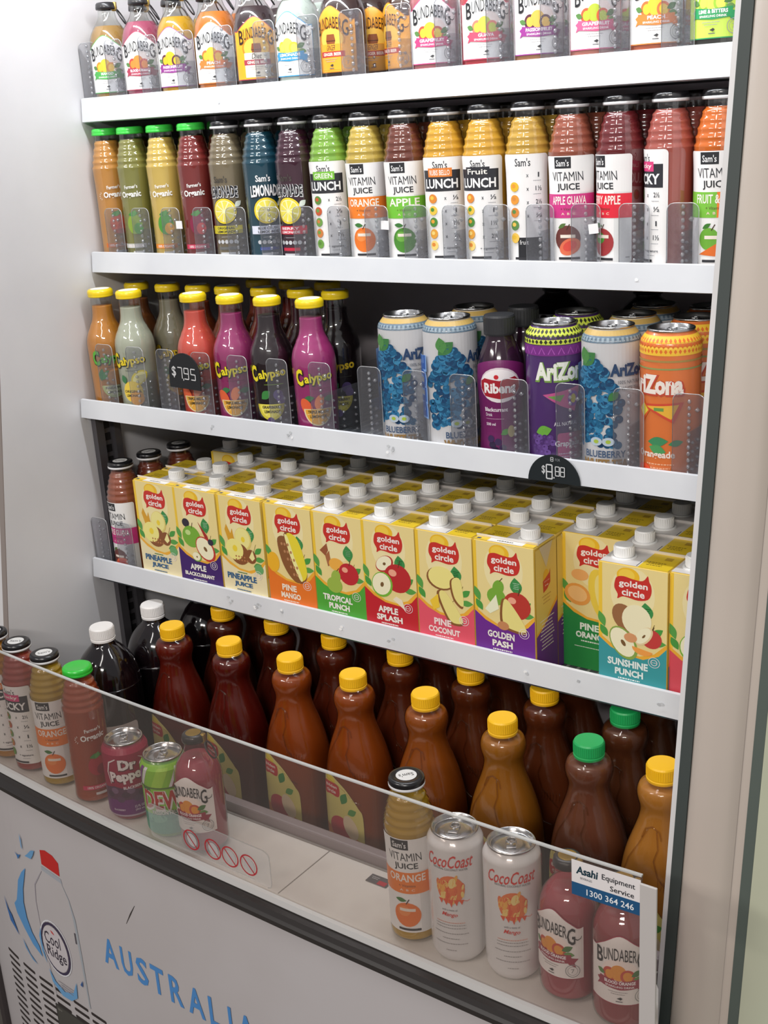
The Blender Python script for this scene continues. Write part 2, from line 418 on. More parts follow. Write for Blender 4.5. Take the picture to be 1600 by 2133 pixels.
A.poly([(-1.575, .195), (-1.556, .172), (-1.535, .16), (-1.550, .163), (-1.568, .178)], '#6a9dcc')
A.poly([(-1.500, .17), (-1.486, .150), (-1.462, .140), (-1.436, .150), (-1.422, .178), (-1.426, .145), (-1.445, .13), (-1.470, .128), (-1.495, .145)], '#6fa6d4')
A.poly([(-1.505, .25), (-1.513, .23), (-1.512, .2), (-1.502, .178), (-1.506, .2), (-1.508, .225)], '#6fa6d4')
A.poly([(-1.410, .18), (-1.402, .192), (-1.404, .178)], '#3b5f9b')
A.poly([(-1.545, .381), (-1.537, .378), (-1.528, .382), (-1.533, .375), (-1.538, .369), (-1.540, .376)], '#3f74ae')
A.poly([(-1.514, .385), (-1.505, .392), (-1.492, .404), (-1.482, .407), (-1.488, .396), (-1.496, .386)], '#6ca0cc')
A.poly([(-1.520, .425), (-1.517, .415), (-1.518, .395), (-1.521, .40)], '#7aa6cf')
A.fine(-1.455, .155, .045, 3, .005, '#9a949c')
A.build('water_bottle_artwork', lower, onpanel(), .012)
A = Art(1e-4); A.line([(-1.231, .408), (-1.244, .388), (-1.258, .365)], [.0006, .0022, .0006], '#3a3432'); A.rect(-1.4055, .262, -1.402, .283, '#57535a')
A.build('scuff_mark', lower, onpanel(), .01)
A = Art(1e-4); ci = 0
for c0 in (-1.651, -1.594, -1.541, -1.494, -1.442, -1.394, -1.345, -1.296):
    for r in range(16):
        z = .134 - r * .0150
        if -1.51 < c0 < -1.40 and z < .102: continue
        A.rect(c0, z - .0060, c0 + .040, z, '#332c2b', .0025, same=True)
A.build('vent_slots', lower, onpanel(), .012)
A = Art(1e-4); A.rect(-1.502, .03, -1.408, .098, '#3c3a38', .003); A.rect(-1.499, .033, -1.411, .095, '#4c4a45', .002); A.text('220 V', -1.49, .088, .012, .004, '#a9a69c')
A.build('rating_plate', lower, onpanel(), .012)

# neighbouring cabinet past the right end frame
nb = MB()
V = []; F = []
for i in range(9):
    z = -.15 + 2.27 * i / 8
    for k in range(7):
        t = k / 6; V.append((XR + .090 + .30 * t, slant(z) - .004 - .02 * math.sin(PI * min(t * 2, 1) / 2), z))
for i in range(8):
    for k in range(6): F.append((i * 7 + k, i * 7 + k + 1, i * 7 + k + 8, i * 7 + k + 7))
nb.add(V, F); nb.box(XR + .090, XR + .39, 1.16, 1.8, -.15, 2.12, skew=lambda p: (p[0], p[1] if p[1] > 1.5 else slant(p[2]) + .002, p[2]))
tag(nb.build('neighbouring_cabinet', noisy('#b9bda6', '#bfc3ad', 2, .35, key='neighbour_enamel'), smooth=True), 'pale green-cream end panel of the next cabinet past the right pillar', 'cabinet')

# front acrylic screen following the ledge
scr = empty('acrylic_screen'); tag(scr, 'low clear bowed acrylic screen standing along the front ledge edge', 'screen')
XSS = [-1.70 + (1.70 - .4205) * i / 50 for i in range(51)]
sweep('acrylic_sheet', [(.0025, .5515), (.0025, .762), (.0055, .762), (.0055, .5515)], SCREEN, scr, XSS)
sweep('polished_edge', [(.0020, .762), (.0020, .7638), (.0060, .7638), (.0060, .762)], SCREDGE, scr, XSS)
def onscreen(): return lambda u, v, o: (u, bow(u) + .0025 - o, v)
A = Art(1e-4); X0, X1 = -.497, -.421; Z0, Z1 = .716, .7585
A.rect(X0, Z0, X1, Z1, '#e9e4e4'); A.rect(X0, Z0, X1, Z0 + .0155, '#1f5480')
A.text('Asahi', X0 + .0175, .7475, .024, .0095, '#1d3b48', .035, shear=.1); A.text('BEVERAGES', X0 + .0165, .7385, .013, .0026, '#555a60')
A.text('Equipment', X1 - .024, .7475, .036, .0085, '#22252b', .008); A.text('Service', X1 - .020, .7375, .026, .0062, '#22252b', .008)
A.text('1300 364 246', X0 + .043, Z0 + .0078, .052, .0075, '#eef2f5', .01)
so = A.build('service_sticker', scr, onscreen(), .01); so['label'] = 'white and blue service telephone sticker'
A = Art(1e-4)
A.rect(-1.16, .558, -.930, .6135, clear('#f6f4f2', .05, .3, haze=.16, key='clear_film'), .008)
for x in (-1.076, -1.035, -1.003, -.969):
    A.ell(x + .001, .581, .009, .010, '#b3aeac', rot=20)
    A.ring(x, .581, .0135, .0155, '#b02c34'); A.line([(x - .009, .591), (x + .009, .571)], .0018, '#b02c34')
A.fine(-1.045, .562, .17, 1, .003, '#b9b4b0')
A.line([(-1.15, .6135), (-.940, .6135), (-.932, .610), (-.930, .604), (-.930, .566), (-.932, .560), (-.938, .558)], .0010, '#a3a09c')
ws = A.build('warning_sticker', scr, onscreen(), .01); ws['label'] = 'clear sticker with four red crossed circles'
MB().bevbox(-.4205, -.4025, .9535, .9565, .50, .757, .0008).build('end_bracket', mat('#c4bfbc', .4), scr)
A = Art(1e-4); A.rect(-.845, 1.045, -.812, 1.062, '#5d5c5e'); A.rect(-.828, 1.046, -.815, 1.054, '#b03a44'); A.fine(-.836, 1.057, .012, 2, .003, '#c9c9c9')
st = A.build('torn_sticker', None, flat_top(.55), .02); tag(st, 'small torn dark sticker lying on the white ledge left of the juice bottle', 'sticker')

# floor
fl = MB().box(-6, 4, -5, 4, -.21, -.16).build('floor', noisy('#5a5550', '#6a655f', 4, .5, key='floor_vinyl')); fl['kind'] = 'structure'
wl = MB().box(-6, 4, 2.2, 2.3, -.16, 3.4).build('wall_back', noisy('#2b2827', '#322e2d', 3, .7, key='dark_store_wall')); wl['kind'] = 'structure'

# ------------------------------------------------------------------ shelves
railm = noisy('#d3d6db', '#dbdee2', 6, .33, key='price_rail_enamel')
SH = [('topmost white wire-edged shelf carrying the ring-pull soft drinks', 1.405, 1.523, 1.552, 1.72),
      ('second white shelf down carrying the tall ribbed juice bottles', 1.384, 1.290, 1.3075, 1.72),
      ('third white shelf down carrying yellow-capped lemonades and tall cans', 1.317, 1.040, 1.069, 1.72),
      ('fourth white shelf down, the lowest, carrying the juice cartons', 1.294, .7475, .788, 1.72)]
for i, (lab, yf, zd, zt, yb) in enumerate(SH):
    s = empty('shelf', (0, 0, 0)); tag(s, lab.replace('wire-edged ', ''), 'shelf', 'white shelves in the cooler')
    zb = (1.516, 1.2755, 1.0385, .755)[i]
    # price rail: slightly raked front with folded bottom edge
    r = MB(); pr = [(0, zt), (.004, zt + .001), (.0075, zt - .001), (.0075, zb + .003), (.010, zb), (.001, zb - .0015), (-.004, zb)]
    V = []; F = []; n = len(pr); NX = 24
    for k in range(NX + 1):
        x = XL + .004 + (XR - .008 - XL) * k / NX; V += [(x, yf + a, z) for a, z in pr]
    for k in range(NX):
        for j in range(n): l = (j + 1) % n; F.append((k * n + j, (k + 1) * n + j, (k + 1) * n + l, k * n + l))
    F += [tuple(range(n)), tuple(range(NX * n, NX * n + n))[::-1]]; r.add(V, F)
    r.build('price_rail', railm, s)
    MB().box(XL + .004, XR - .006, yf + .008, yb - .004, zd - .0014 - (.004 if i < 2 else 0), zd - .0012).box(XL + .004, XR - .006, yf + .035, yb - .004, zd - (.004 if i == 3 else .009), zd - .0015).build('shelf_board', noisy('#565c61', '#5f656a', 8, .45, key='shelf_steel'), s)
    g = MB()
    for k in range(70): x = XL + .02 + k * .0161; g.box(x, x + .004, yf + .012, yb - .01, zd - .0015, zd - .0003)
    g.build('shelf_ribs', mat('#8f9290', .4), s)
    # side bracket
    for bx in (XL + .0045, XR - .0085):
        MB().add([(bx, yf + .03, zb - .001), (bx, yf + .10, zb - .022), (bx, yb - .03, zb - .045), (bx, yb - .03, zb), (bx + .0025, yf + .03, zb - .001), (bx + .0025, yf + .10, zb - .022), (bx + .0025, yb - .03, zb - .045), (bx + .0025, yb - .03, zb)],
             [(0, 1, 2, 3), (7, 6, 5, 4), (0, 4, 5, 1), (1, 5, 6, 2), (2, 6, 7, 3), (3, 7, 4, 0)]).build('shelf_bracket', mat('#c4c6c9', .4), s)
    # sticker residue
    A = Art(5e-5)
    res = {2: [(-1.14, .012, 5), (-.96, .013, 5), (-1.30, .004, 2)], 3: [(-1.28, .010, 3), (-1.22, .016, 6), (-1.17, .006, 2), (-1.05, .010, 2), (-.96, .012, 2), (-.74, .012, 2), (-.66, .006, 1), (-.54, .012, 2)], 1: [(-.62, .004, 1)], 0: [(-1.30, .003, 1)]}[i]
    for x, wd, cnt in res:
        for q in range(cnt):
            dx = (random.random() - .5) * wd; dz = (random.random() - .5) * .010; zc = (zt + zb) / 2
            a0 = random.random() * 6; A.poly([(x + dx + (.4 + .6 * random.random()) * .004 * math.cos(a0 + t * 1.05), zc + dz + .0022 * math.sin(a0 + t * 1.05)) for t in range(6)], random.choice(['#b4b7ba', '#c2c5c8', '#f0f1f2']), same=False)
    A.build('sticker_residue', s, lambda u, v, o, yf=yf, zt=zt, zb=zb: (u, yf - .004 * (zt - v) / (zt - zb) - .0002 - o, v), .02)

# ------------------------------------------------------------------ acrylic dividers
def make_divider(h, name='shelf_divider', w0=-.020, w1=.020, lift=.0):
    d = empty(name); m = MB(); r = .009; P = [(w0, 0), (w1, 0)]
    for cx, a0 in ((w1 - r, 0), (w0 + r, 90)):
        for k in range(6): a = math.radians(a0 + 18 * k); P.append((cx + r * math.cos(a), h - r + r * math.sin(a)))
    n = len(P); V = [(x, 0, z) for x, z in P] + [(x, .0018, z) for x, z in P]
    m.add(V, [tuple(range(n)), tuple(range(n, 2 * n))[::-1]] + [(i, n + i, n + (i + 1) % n, (i + 1) % n) for i in range(n)])
    m.build('front_plate', ACR, d)
    MB().tube([(x, .0009, z) for x, z in P[1:] + P[:1]], .0006, 5).build('plate_edge', EDGE, d, True)
    f = MB().box(-.0008, .0008, .0018, .26, .0, h * .62); f.build('fin', ACR, d)
    b = MB()
    for k in range(int(h / .008)):
        z = .004 + k * .008; b.lathe([(0, z - .003), (.0018, z - .002), (.0026, z), (.0018, z + .002), (0, z + .003)], 8, c=(.001, -.0005))
    for k in range(int(h * .55 / .011)):
        z = .008 + k * .011
        for j, yy in enumerate((.012, .028, .05, .08)): b.lathe([(0, z - .0028), (.003, z), (0, z + .0028)], 7, c=(.0008, yy))
    b.lathe([(0, h - .022), (.0035, h - .0185), (0, h - .015)], 10, c=(.011, -.0002)); b.build('bosses', ACRB, d, True)
    b = MB().box(-.0035, .0035, .0, .26, -.0002, .0016); b.build('foot', ACR, d)
    return d
XF = {0: (-1.588, -1.5275, -1.451, -1.372, -1.2925, -1.2125, -1.1315, -1.055, -.976, -.8995, -.8215, -.744, -.6645, -.5855),
      1: (-1.5525, -1.489, -1.4205, -1.351, -1.281, -1.2135, -1.1485, -1.083, -1.0165, -.9505, -.8865, -.8225, -.7585, -.694, -.629, -.567),
      2: (-1.5425, -1.470, -1.400, -1.323, -1.246, -1.167, -1.086, -.997, -.9195, -.843, -.764, -.684, -.605, -.528)}
words = ['first', 'second', 'third', 'fourth', 'fifth', 'sixth', 'seventh', 'eighth', 'ninth', 'tenth', 'eleventh', 'twelfth', 'thirteenth', 'fourteenth', 'fifteenth', 'sixteenth', 'seventeenth']
rown = ['top shelf', 'second shelf', 'third shelf']; STK = {}
for i in range(3):
    hh = (.105, .088, .100)[i] + (.008, .0, .025)[i]; yy = SH[i][1] + .009; zz = SH[i][2] + .0005
    base = None
    for k, x in enumerate(XF[i]):
        d = make_divider(hh) if base is None else copy_tree(base)
        base = base or d; d.location = (x, yy, zz)
        tag(d, 'clear acrylic shelf divider, %s from the left on the %s down' % (words[k], rown[i]) if i else 'clear acrylic shelf divider, %s from the left on the top shelf' % words[k], 'shelf divider', 'clear dividers on the ' + rown[i])
        if i == 1 and k in (2, 8, 13): STK[k] = d
d4 = None
for k, x in enumerate((-1.588, -1.527)):
    d4 = make_divider(.115) if d4 is None else copy_tree(d4); d4.location = (x, SH[3][1] + .009, SH[3][2])
    tag(d4, 'clear acrylic divider in front of the lone bottle on the carton shelf, ' + ('left one' if k == 0 else 'right one'), 'shelf divider', 'clear dividers on the carton shelf')
for k, (dx, dz, rt) in {2: (.020, .052, 0), 8: (.016, .052, .05), 13: (.012, .048, -.12)}.items():
    b = MB().box(-.0065, .0065, -.0022, -.0012, -.006, .006).build('blank_sticker', mat('#efeff0', .5), STK[k]); b.location = (dx, 0, dz + .01); b.rotation_euler = (0, rt, 0)
    b['label'] = 'blank white square sticker'

# ------------------------------------------------------------------ price tags
def seven(A, ch, x, y, w_, h_, col, t):
    seg = {'8': 'abcdefg', '9': 'abcdfg', '7': 'abc', '5': 'acdfg', '0': 'abcdef'}[ch]
    P = {'a': (x, y + h_, x + w_, y + h_), 'b': (x + w_, y + h_, x + w_, y + h_ / 2), 'c': (x + w_, y + h_ / 2, x + w_, y), 'd': (x, y, x + w_, y), 'e': (x, y, x, y + h_ / 2), 'f': (x, y + h_ / 2, x, y + h_), 'g': (x, y + h_ / 2, x + w_, y + h_ / 2)}
    for s_ in seg: a = P[s_]; A.line([(a[0], a[1]), (a[2], a[3])], t, col)
t1 = empty('price_tag', (-1.338, 1.3035, 1.112)); tag(t1, 'black round-topped card reading $7.95 clipped before the coral lemonade bottle', 'price tag')
def tagshape(wd, ht, y0, y1):
    P = [(-wd / 2, 0), (wd / 2, 0)] + [(wd / 2 * math.cos(PI * k / 16), ht * .42 + ht * .58 * math.sin(PI * k / 16)) for k in range(17)]
    n = len(P); return MB().add([(x, y0, z) for x, z in P] + [(x, y1, z) for x, z in P], [tuple(range(n)), tuple(range(n, 2 * n))[::-1]] + [(i, n + i, n + (i + 1) % n, (i + 1) % n) for i in range(n)])
tagshape(.066, .056, 0, .002).build('card', mat('#1d1f22', .5), t1)
A = Art(5e-5); A.text('$', -.0215, .025, .009, .018, '#d9dadb', .01)
for ch, x in (('7', -.013), ('9', .001), ('5', .0155)): seven(A, ch, x, .016, .009, .017, '#d9dadb', .0016)
A.rect(-.0015, .013, .0, .0165, '#d9dadb'); A.build('price_print', t1, flat_front(0), None); t1.rotation_euler = (0, math.radians(2), 0)
t2 = empty('price_tag', (-.700, 1.3165, 1.0385)); tag(t2, 'black half-round card reading 8 for $8.88 on the rail under the tall cans', 'price tag')
P = [(.0375 * math.cos(PI * k / 20), .037 * math.sin(PI * k / 20)) for k in range(21)]; n = len(P)
MB().add([(x, -.0055, z) for x, z in P] + [(x, -.0045, z) for x, z in P], [tuple(range(n)), tuple(range(n, 2 * n))[::-1]] + [(i, n + i, n + (i + 1) % n, (i + 1) % n) for i in range(n)]).build('card', mat('#23292c', .3), t2)
A = Art(5e-5); seven(A, '8', -.004, .0285, .0035, .005, '#c9cdcf', .0008); A.text('FOR', .006, .031, .007, .0035, '#8c9296')
A.text('$', -.0145, .016, .005, .012, '#d5d8da', .01)
seven(A, '8', -.010, .005, .008, .0185, '#d5d8da', .0017); A.rect(.0, .006, .0015, .008, '#d5d8da')
for x in (.003, .0105): seven(A, '8', x, .010, .0055, .012, '#d5d8da', .0012)
A.build('price_print', t2, flat_front(-.0055), None)

# ================================================================== DRINKS: containers
def inset(prof, d, z0, z1):
    """liquid inside a glass profile"""
    P = sorted([(p[1], p[0]) for p in prof]); out = [(0, z0), ]
    def R(z):
        for (a, ra), (b, rb) in zip(P, P[1:]):
            if a <= z <= b: return ra if b == a else ra + (rb - ra) * (z - a) / (b - a)
        return P[-1][1]
    zz = [z0, z0 + .001] + [z for z, r in P if z0 + .0015 < z < z1 - .0008] + [z1]
    out += [(max(R(z) - d - (.002 if k == 0 else 0), .001), z) for k, z in enumerate(zz)]
    out.append((0, z1 + .0001)); return out
def smoothprof(P, step=.003):
    """Catmull-Rom through (r, z)"""
    out = []
    for i in range(len(P) - 1):
        a, b = P[i], P[i + 1]; p = P[max(i - 1, 0)]; q = P[min(i + 2, len(P) - 1)]
        n = max(1, int(math.hypot(b[0] - a[0], b[1] - a[1]) / step))
        for k in range(n):
            t = k / n
            out.append(tuple(.5 * (2 * a[j] + (b[j] - p[j]) * t + (2 * p[j] - 5 * a[j] + 4 * b[j] - q[j]) * t * t + (3 * a[j] - p[j] - 3 * b[j] + q[j]) * t ** 3) for j in (0, 1)))
    out.append(P[-1]); return [(max(r, 0), z) for r, z in out]
_ms = {}
def part(key, name, mats, parent, maker, smooth=True):
    """one mesh per kind of part, shared by its repeats"""
    if key is not None and key in _ms:
        me = _ms[key]
        if [m.name for m in me.materials] != [m.name for m in mats]:
            me = me.copy()
            for q, m in enumerate(mats): me.materials[q] = m
        o = bpy.data.objects.new(name, me); COL.objects.link(o); o.parent = parent; return o
    o = maker().build(name, mats, parent, smooth)
    if key is not None: _ms[key] = o.data
    return o
def juice(hx, rough=.35): return mat(hx, rough, spec=.3, key='juice')

# ribbed juice bottle with a lug cap
RIBS = []
for z, r in ((.150, .0300), (.1595, .0285), (.169, .0265), (.1785, .0240), (.187, .0215)):
    RIBS += [(r + .0007, z), (r + .0011, z + .0020), (r - .0011, z + .0048)]
SP = smoothprof([(.0, .002), (.020, .0015), (.0265, .0015), (.0292, .004), (.0300, .009), (.0295, .016)], .002) + [(.0293, .022), (.0293, .10), (.0297, .125), (.0303, .140)] + smoothprof(RIBS + [(.0190, .193), (.0183, .198), (.0182, .203), (.0182, .206)], .002)
def ribbed(label, design, jc, capc='#17171a', rot=0, loc=(0, 0, 0), group='ribbed juice bottles on the second shelf', level=.1945, disc=False, slim=1.0, rim='#e8e8ea', cat='juice bottle'):
    t = empty('juice_bottle', loc, math.radians(rot)); tag(t, label, cat, group)
    pf = [(r * slim if z < .19 else r, z) for r, z in SP]
    part(('sg', slim), 'glass', [GLASS], t, lambda: MB().lathe(pf, 44))
    part(('sj', slim, level), 'juice', [juice(jc)], t, lambda: MB().lathe(inset(pf, .0011, .004, level), 40))
    lo = [(.0182, .2025, 1), (.0209, .2025, 1), (.0219, .2030, 1), (.0220, .2058, 1), (.0216, .2062, 0), (.0218, .2072, 0), (.0217, .2105, 0), (.0208, .2128, 0), (.0185, .2140, 0), (.0155, .2134, 0), (.0, .2132, 0)]
    part(('scap',), 'cap', [mat(capc, .28, coat=.4), mat(rim, .3)], t, lambda: MB().lathe(lo, 40))
    if disc:
        A = Art(2e-5); A.ell(0, 0, .0125, .0125, '#dededc'); A.text("Sam's", 0, 0, .018, .007, '#2a2a2c', .01, rot=200 if disc == 2 else 15)
        A.build('cap_print', t, flat_top(.2133), None)
    if design: design(Art(), wrap(pf, .0293), t)
    return t
def vitamin(word, band, fruit, band2=None):
    def f(A, fn, t):
        x0, x1, z0, z1 = -.040, .034, .016, .146; H = z1 - z0; Z = lambda q: z1 - q * H
        A.rect(x0, z0, x1, z1, '#f0efee', .004); A.rect(x1 - .022, z0 + .001, x1 - .0005, Z(.34), '#dfe0e0')
        A.rect(-.021, Z(.115), .001, Z(.01), '#2b2c30'); A.text("Sam's", -.010, Z(.065), .017, .008, '#f4f4f4', .01)
        A.text('VITAMIN', -.0045, Z(.19), .041, .0110, '#35363b', .0, shear=-.08); A.text('JUICE', -.003, Z(.295), .029, .0105, '#2c2d31', .02, shear=-.05)
        A.rect(x0, Z(.58), x1, Z(.355), band)
        if band2: A.rect(0, Z(.58), x1, Z(.355), band2)
        A.text(word, -.003, Z(.415), .046, .0105, '#f6efe6', .02); A.text('+ Vitamins', -.003, Z(.495), .020, .0035, '#5a3d2c'); A.text('A  B  C', -.003, Z(.54), .018, .003, '#f4d9c4', .02)
        cx, cy = -.0045, Z(.80)
        if fruit == 'carrot':
            A.ell(cx - .004, cy + .004, .012, .013, '#6fae3a'); A.poly([(cx - .016, cy - .014), (cx + .02, cy + .008), (cx + .024, cy - .001), (cx + .004, cy - .016)], '#e2702c'); A.leaf(cx - .012, cy + .016, .012, .005, 30, '#3c7a2c')
        elif fruit == 'guava':
            A.ell(cx, cy + .003, .0165, .0165, '#6e3a35'); A.ell(cx + .003, cy - .007, .014, .010, '#e0704f', rot=25); A.ell(cx + .003, cy - .006, .009, .006, '#d94c40', rot=25); A.leaf(cx - .012, cy + .016, .012, .005, 30, '#56743a')
        else:
            c1, c2 = {'orange': ('#ec7a2c', '#f0904a'), 'apple': ('#4d8c33', '#6fae46'), 'red': ('#a4383b', '#4f9a3c')}[fruit]
            A.ell(cx, cy - .001, .0165, .0170, c1); A.ell(cx - .004, cy + .004, .008, .007, c2); A.leaf(cx - .014, cy + .020, .014, .006, -5, '#3f7a3a')
        A.line([(cx - .001, cy + .014), (cx + .003, cy + .021)], .0012, '#4a3226'); A.rect(cx - .009, cy + .004, cx + .010, cy + .008, '#efe4d6')
        A.rect(-.016, z0 + .003, .011, z0 + .006, '#2c2c30'); A.rect(x1 - .008, z0 + .006, x1 - .003, z0 + .0075, '#9a9a9a')
        A.build('label', t, fn, .003)
    return f
def lunch(word, tagw, tagc, kind=0):
    def f(A, fn, t):
        x0, x1, z0, z1 = -.036, .030, .016, .150; H = z1 - z0; Z = lambda q: z1 - q * H
        A.rect(x0, z0, x1, z1, '#f0efee', .005); A.text("Sam's", -.004, Z(.075), .020, .010, '#33343a', .012)
        if kind < 2:
            A.rect(-.033, Z(.33), .024, Z(.125), '#2f3036'); A.rect(-.022, Z(.19), .012, Z(.105), tagc); A.text(tagw, -.005, Z(.148), .028, .007, '#f6f2ea', .015)
            A.text(word, -.004, Z(.255), .048, .0125, '#f6f6f6', .03)
        else:
            A.rect(-.012, z0, .020, z0 + .030, '#26272b'); A.text('fruit', -.004, z0 + .024, .012, .006, '#e8e8e8')
        nr = 4
        for i in range(nr):
            z = Z((.40 if kind < 2 else .2) + i * .125); A.text('x', .002, z, .003, .0035, '#44464c', .01); A.text(['2½', '½', '1', '1½'][(i + kind) % 4], .016, z + .001, .0018 if (i + kind) % 4 == 2 else .008, .006, '#33353b', .012); A.fine(.014, z - .0065, .010, 1, .002, '#777a80')
        if kind < 2: A.text('+ signature', .008, Z(.89), .022, .004, '#44464c', .01); A.fine(.008, Z(.93), .012, 1, .002, '#777a80')
        fc = [('#5e8a3c', '#c65a34', '#6f9d4c', '#cf7f42', '#6fa045'), ('#e08a3a', '#e8c54c', '#4f8a3c', '#e3a13c', '#f0d27a'), ('#e8bb34', '#e79a3a', '#d98a3f', '#5e8c4c', '#efc457')][min(kind, 2)]
        for i, c in enumerate(fc): A.ell(-.016, Z(.40 + i * .115) if kind < 2 else Z(.3 + i * .12), .0065, .006, c, rot=i * 20); A.ell(-.017, (Z(.40 + i * .115) if kind < 2 else Z(.3 + i * .12)) + .001, .003, .0026, fc[(i + 1) % 5])
        A.rect(-.016, z0 + .002, .011, z0 + .005, '#2c2c30'); A.build('label', t, fn, .003)
    return f
def lemonade(txt, bandc, band, lowc, dark='#f4f4f4'):
    def f(A, fn, t):
        A.text("Sam's", -.002, .129, .022, .010, dark if dark != '#2c2c30' else '#4a4540', .02)
        A.text('LEMONADE', 0, .110, .046, .017, dark, .03, arc=.006, outline='#e9e9ea' if dark == '#2c2c30' else '#22252c', ow=.0015)
        cy = .082; A.ell(0, cy, .0205, .0200, '#22252c'); A.ell(0, cy, .0195, .0190, '#ecd234'); A.ell(0, cy, .0165, .0160, '#f7f0bc'); 
        for k in range(9):
            a = 2 * PI * k / 9
            A.poly([(.0022 * math.cos(a), cy + .0022 * math.sin(a)), (.0148 * math.cos(a - .27), cy + .0145 * math.sin(a - .27)), (.0155 * math.cos(a), cy + .0152 * math.sin(a)), (.0148 * math.cos(a + .27), cy + .0145 * math.sin(a + .27))], '#ecdf5a')
        A.leaf(.017, cy + .006, .013, .008, 40, '#dfe7dc'); A.rect(-.026, .048, .026, .060, bandc); A.text(band, 0, .0565, .030, .0038, '#20242a' if bandc != '#cf2740' else '#f2e9ea', .03); A.text('LEMONADE', 0, .0512, .031, .0038, '#20242a' if bandc != '#cf2740' else '#f2e9ea', .03)
        for k in range(5): A.ell(-.014 + k * .007, .036, .003, .003, '#c9cbcf')
        A.rect(-.014, .024, .014, .0285, lowc); A.rect(-.012, .0165, .012, .020, '#c4c5c8'); A.fine(0, .043, .016, 1, .002, '#c9cbcf')
        A.build('label', t, fn, .003)
    return f
def organic(fc, fc2, bandc):
    def f(A, fn, t):
        A.text("Farmer's", .004, .1215, .024, .006, '#f2f2ee', .02, rot=4); A.text('Organic', .003, .1085, .036, .0125, '#f6f6f2', .03, rot=3)
        for a in range(5): r = math.radians(110 + a * 35); A.line([(-.018 + .004 * math.cos(r), .1075 + .004 * math.sin(r)), (-.018 + .0065 * math.cos(r), .1075 + .0065 * math.sin(r))], .0008, '#f6f6f2')
        A.ell(.004, .062, .0135, .0160, fc); A.ell(.010, .055, .008, .009, fc2); A.leaf(-.006, .077, .018, .008, 10, '#3f8a3a'); A.leaf(.002, .074, .012, .006, 60, '#5aa04a')
        A.rect(-.022, .024, .020, .031, bandc); A.text('100% ORGANIC', 0, .0275, .030, .004, '#f2e6e6', .02); A.rect(-.004, .015, .014, .019, '#d4d2d0')
        A.build('label', t, fn, .003)
    return f
def az(x, y): return math.degrees(math.atan2(-x, y))

row2 = [
 (-1.582, 'organic orange juice bottle with green lid, first bottle on the second shelf', organic('#c9553a', '#b9483a', '#e0762c'), '#e09a48', '#3fcf4a', -2, '#3fcf4a'),
 (-1.523, 'olive-green juice bottle with green lid, beside the first bottle of the second shelf', organic('#8aa63c', '#4f9a3c', '#cfcfc8'), '#94904a', '#3fcf4a', -28, '#3fcf4a'),
 (-1.455, 'pale yellow juice bottle with green lid on the second shelf', organic('#4f9a3c', '#e8a83c', '#e58a2c'), '#eec968', '#3fcf4a', -22, '#3fcf4a'),
 (-1.386, 'dark red juice bottle with green lid on the second shelf', organic('#8c2c4a', '#d04a4c', '#d03a5c'), '#8e3230', '#3fcf4a', -18, '#3fcf4a'),
 (-1.316, 'cloudy brown lemonade bottle with yellow name band on the second shelf', lemonade('', '#d8c936', 'ORIGINAL', '#6a6a68', '#2c2c30'), '#8f7f66', '#17171a', -24, 0),
 (-1.246, 'dark blue lemonade bottle with lemon slice print on the second shelf', lemonade('', '#dfe3f4', 'BLUE CRUSH', '#3f55b0'), '#1c4c60', '#17171a', 2, 0),
 (-1.181, 'dark purple lemonade bottle with red name band on the second shelf', lemonade('', '#cf2740', 'BERRY', '#c22c44', '#2c2c30'), '#4a2436', '#17171a', -32, 0),
 (-1.116, 'lime green juice bottle with black panel label on the second shelf', lunch('LUNCH', 'GREEN', '#7cc142', 0), '#8fbf4c', '#17171a', -14, 0),
 (-1.050, 'yellow juice bottle with orange-banded label on the second shelf', vitamin('ORANGE', '#f0822c', 'orange'), '#dcbb58', '#17171a', -12, 0),
 (-.983, 'brown apple juice bottle with green-banded label on the second shelf', vitamin('APPLE', '#74c23c', 'apple'), '#7a4034', '#17171a', -6, 0),
 (-.918, 'amber yellow juice bottle with black and orange label on the second shelf', lunch('LUNCH', 'RUBIS BELLO', '#e8863a', 1), '#f0b23c', '#17171a', -8, 0),
 (-.855, 'amber yellow juice bottle with plain black panel headed Fruit on the second shelf', lunch('LUNCH', 'Fruit', '#2f3036', 1), '#f0b440', '#17171a', -14, 0),
 (-.790, 'mustard yellow juice bottle with ingredient-list label on the second shelf', lunch('LUNCH', '', '#2f3036', 2), '#e0b04c', '#17171a', -8, 0),
 (-.727, 'peach-brown juice bottle with magenta-banded label on the second shelf', vitamin('APPLE GUAVA', '#d03a86', 'guava'), '#b0604c', '#17171a', -6, 0),
 (-.661, 'dark maroon juice bottle with red-banded label on the second shelf', vitamin('BERRY APPLE', '#e0283c', 'red'), '#7c2a30', '#17171a', -40, 0),
 (-.597, 'dusty pink juice bottle turned mostly away on the second shelf', lunch('LUCKY', 'Lucky', '#d8407c', 0), '#bf6258', '#17171a', -62, 0),
 (-.5350, 'bright orange juice bottle half hidden by the right pillar on the second shelf', vitamin('FRUIT & VEG', '#7cc142', 'carrot', '#f0822c'), '#f07a2c', '#17171a', -4, 0)]
Z2 = 1.2905
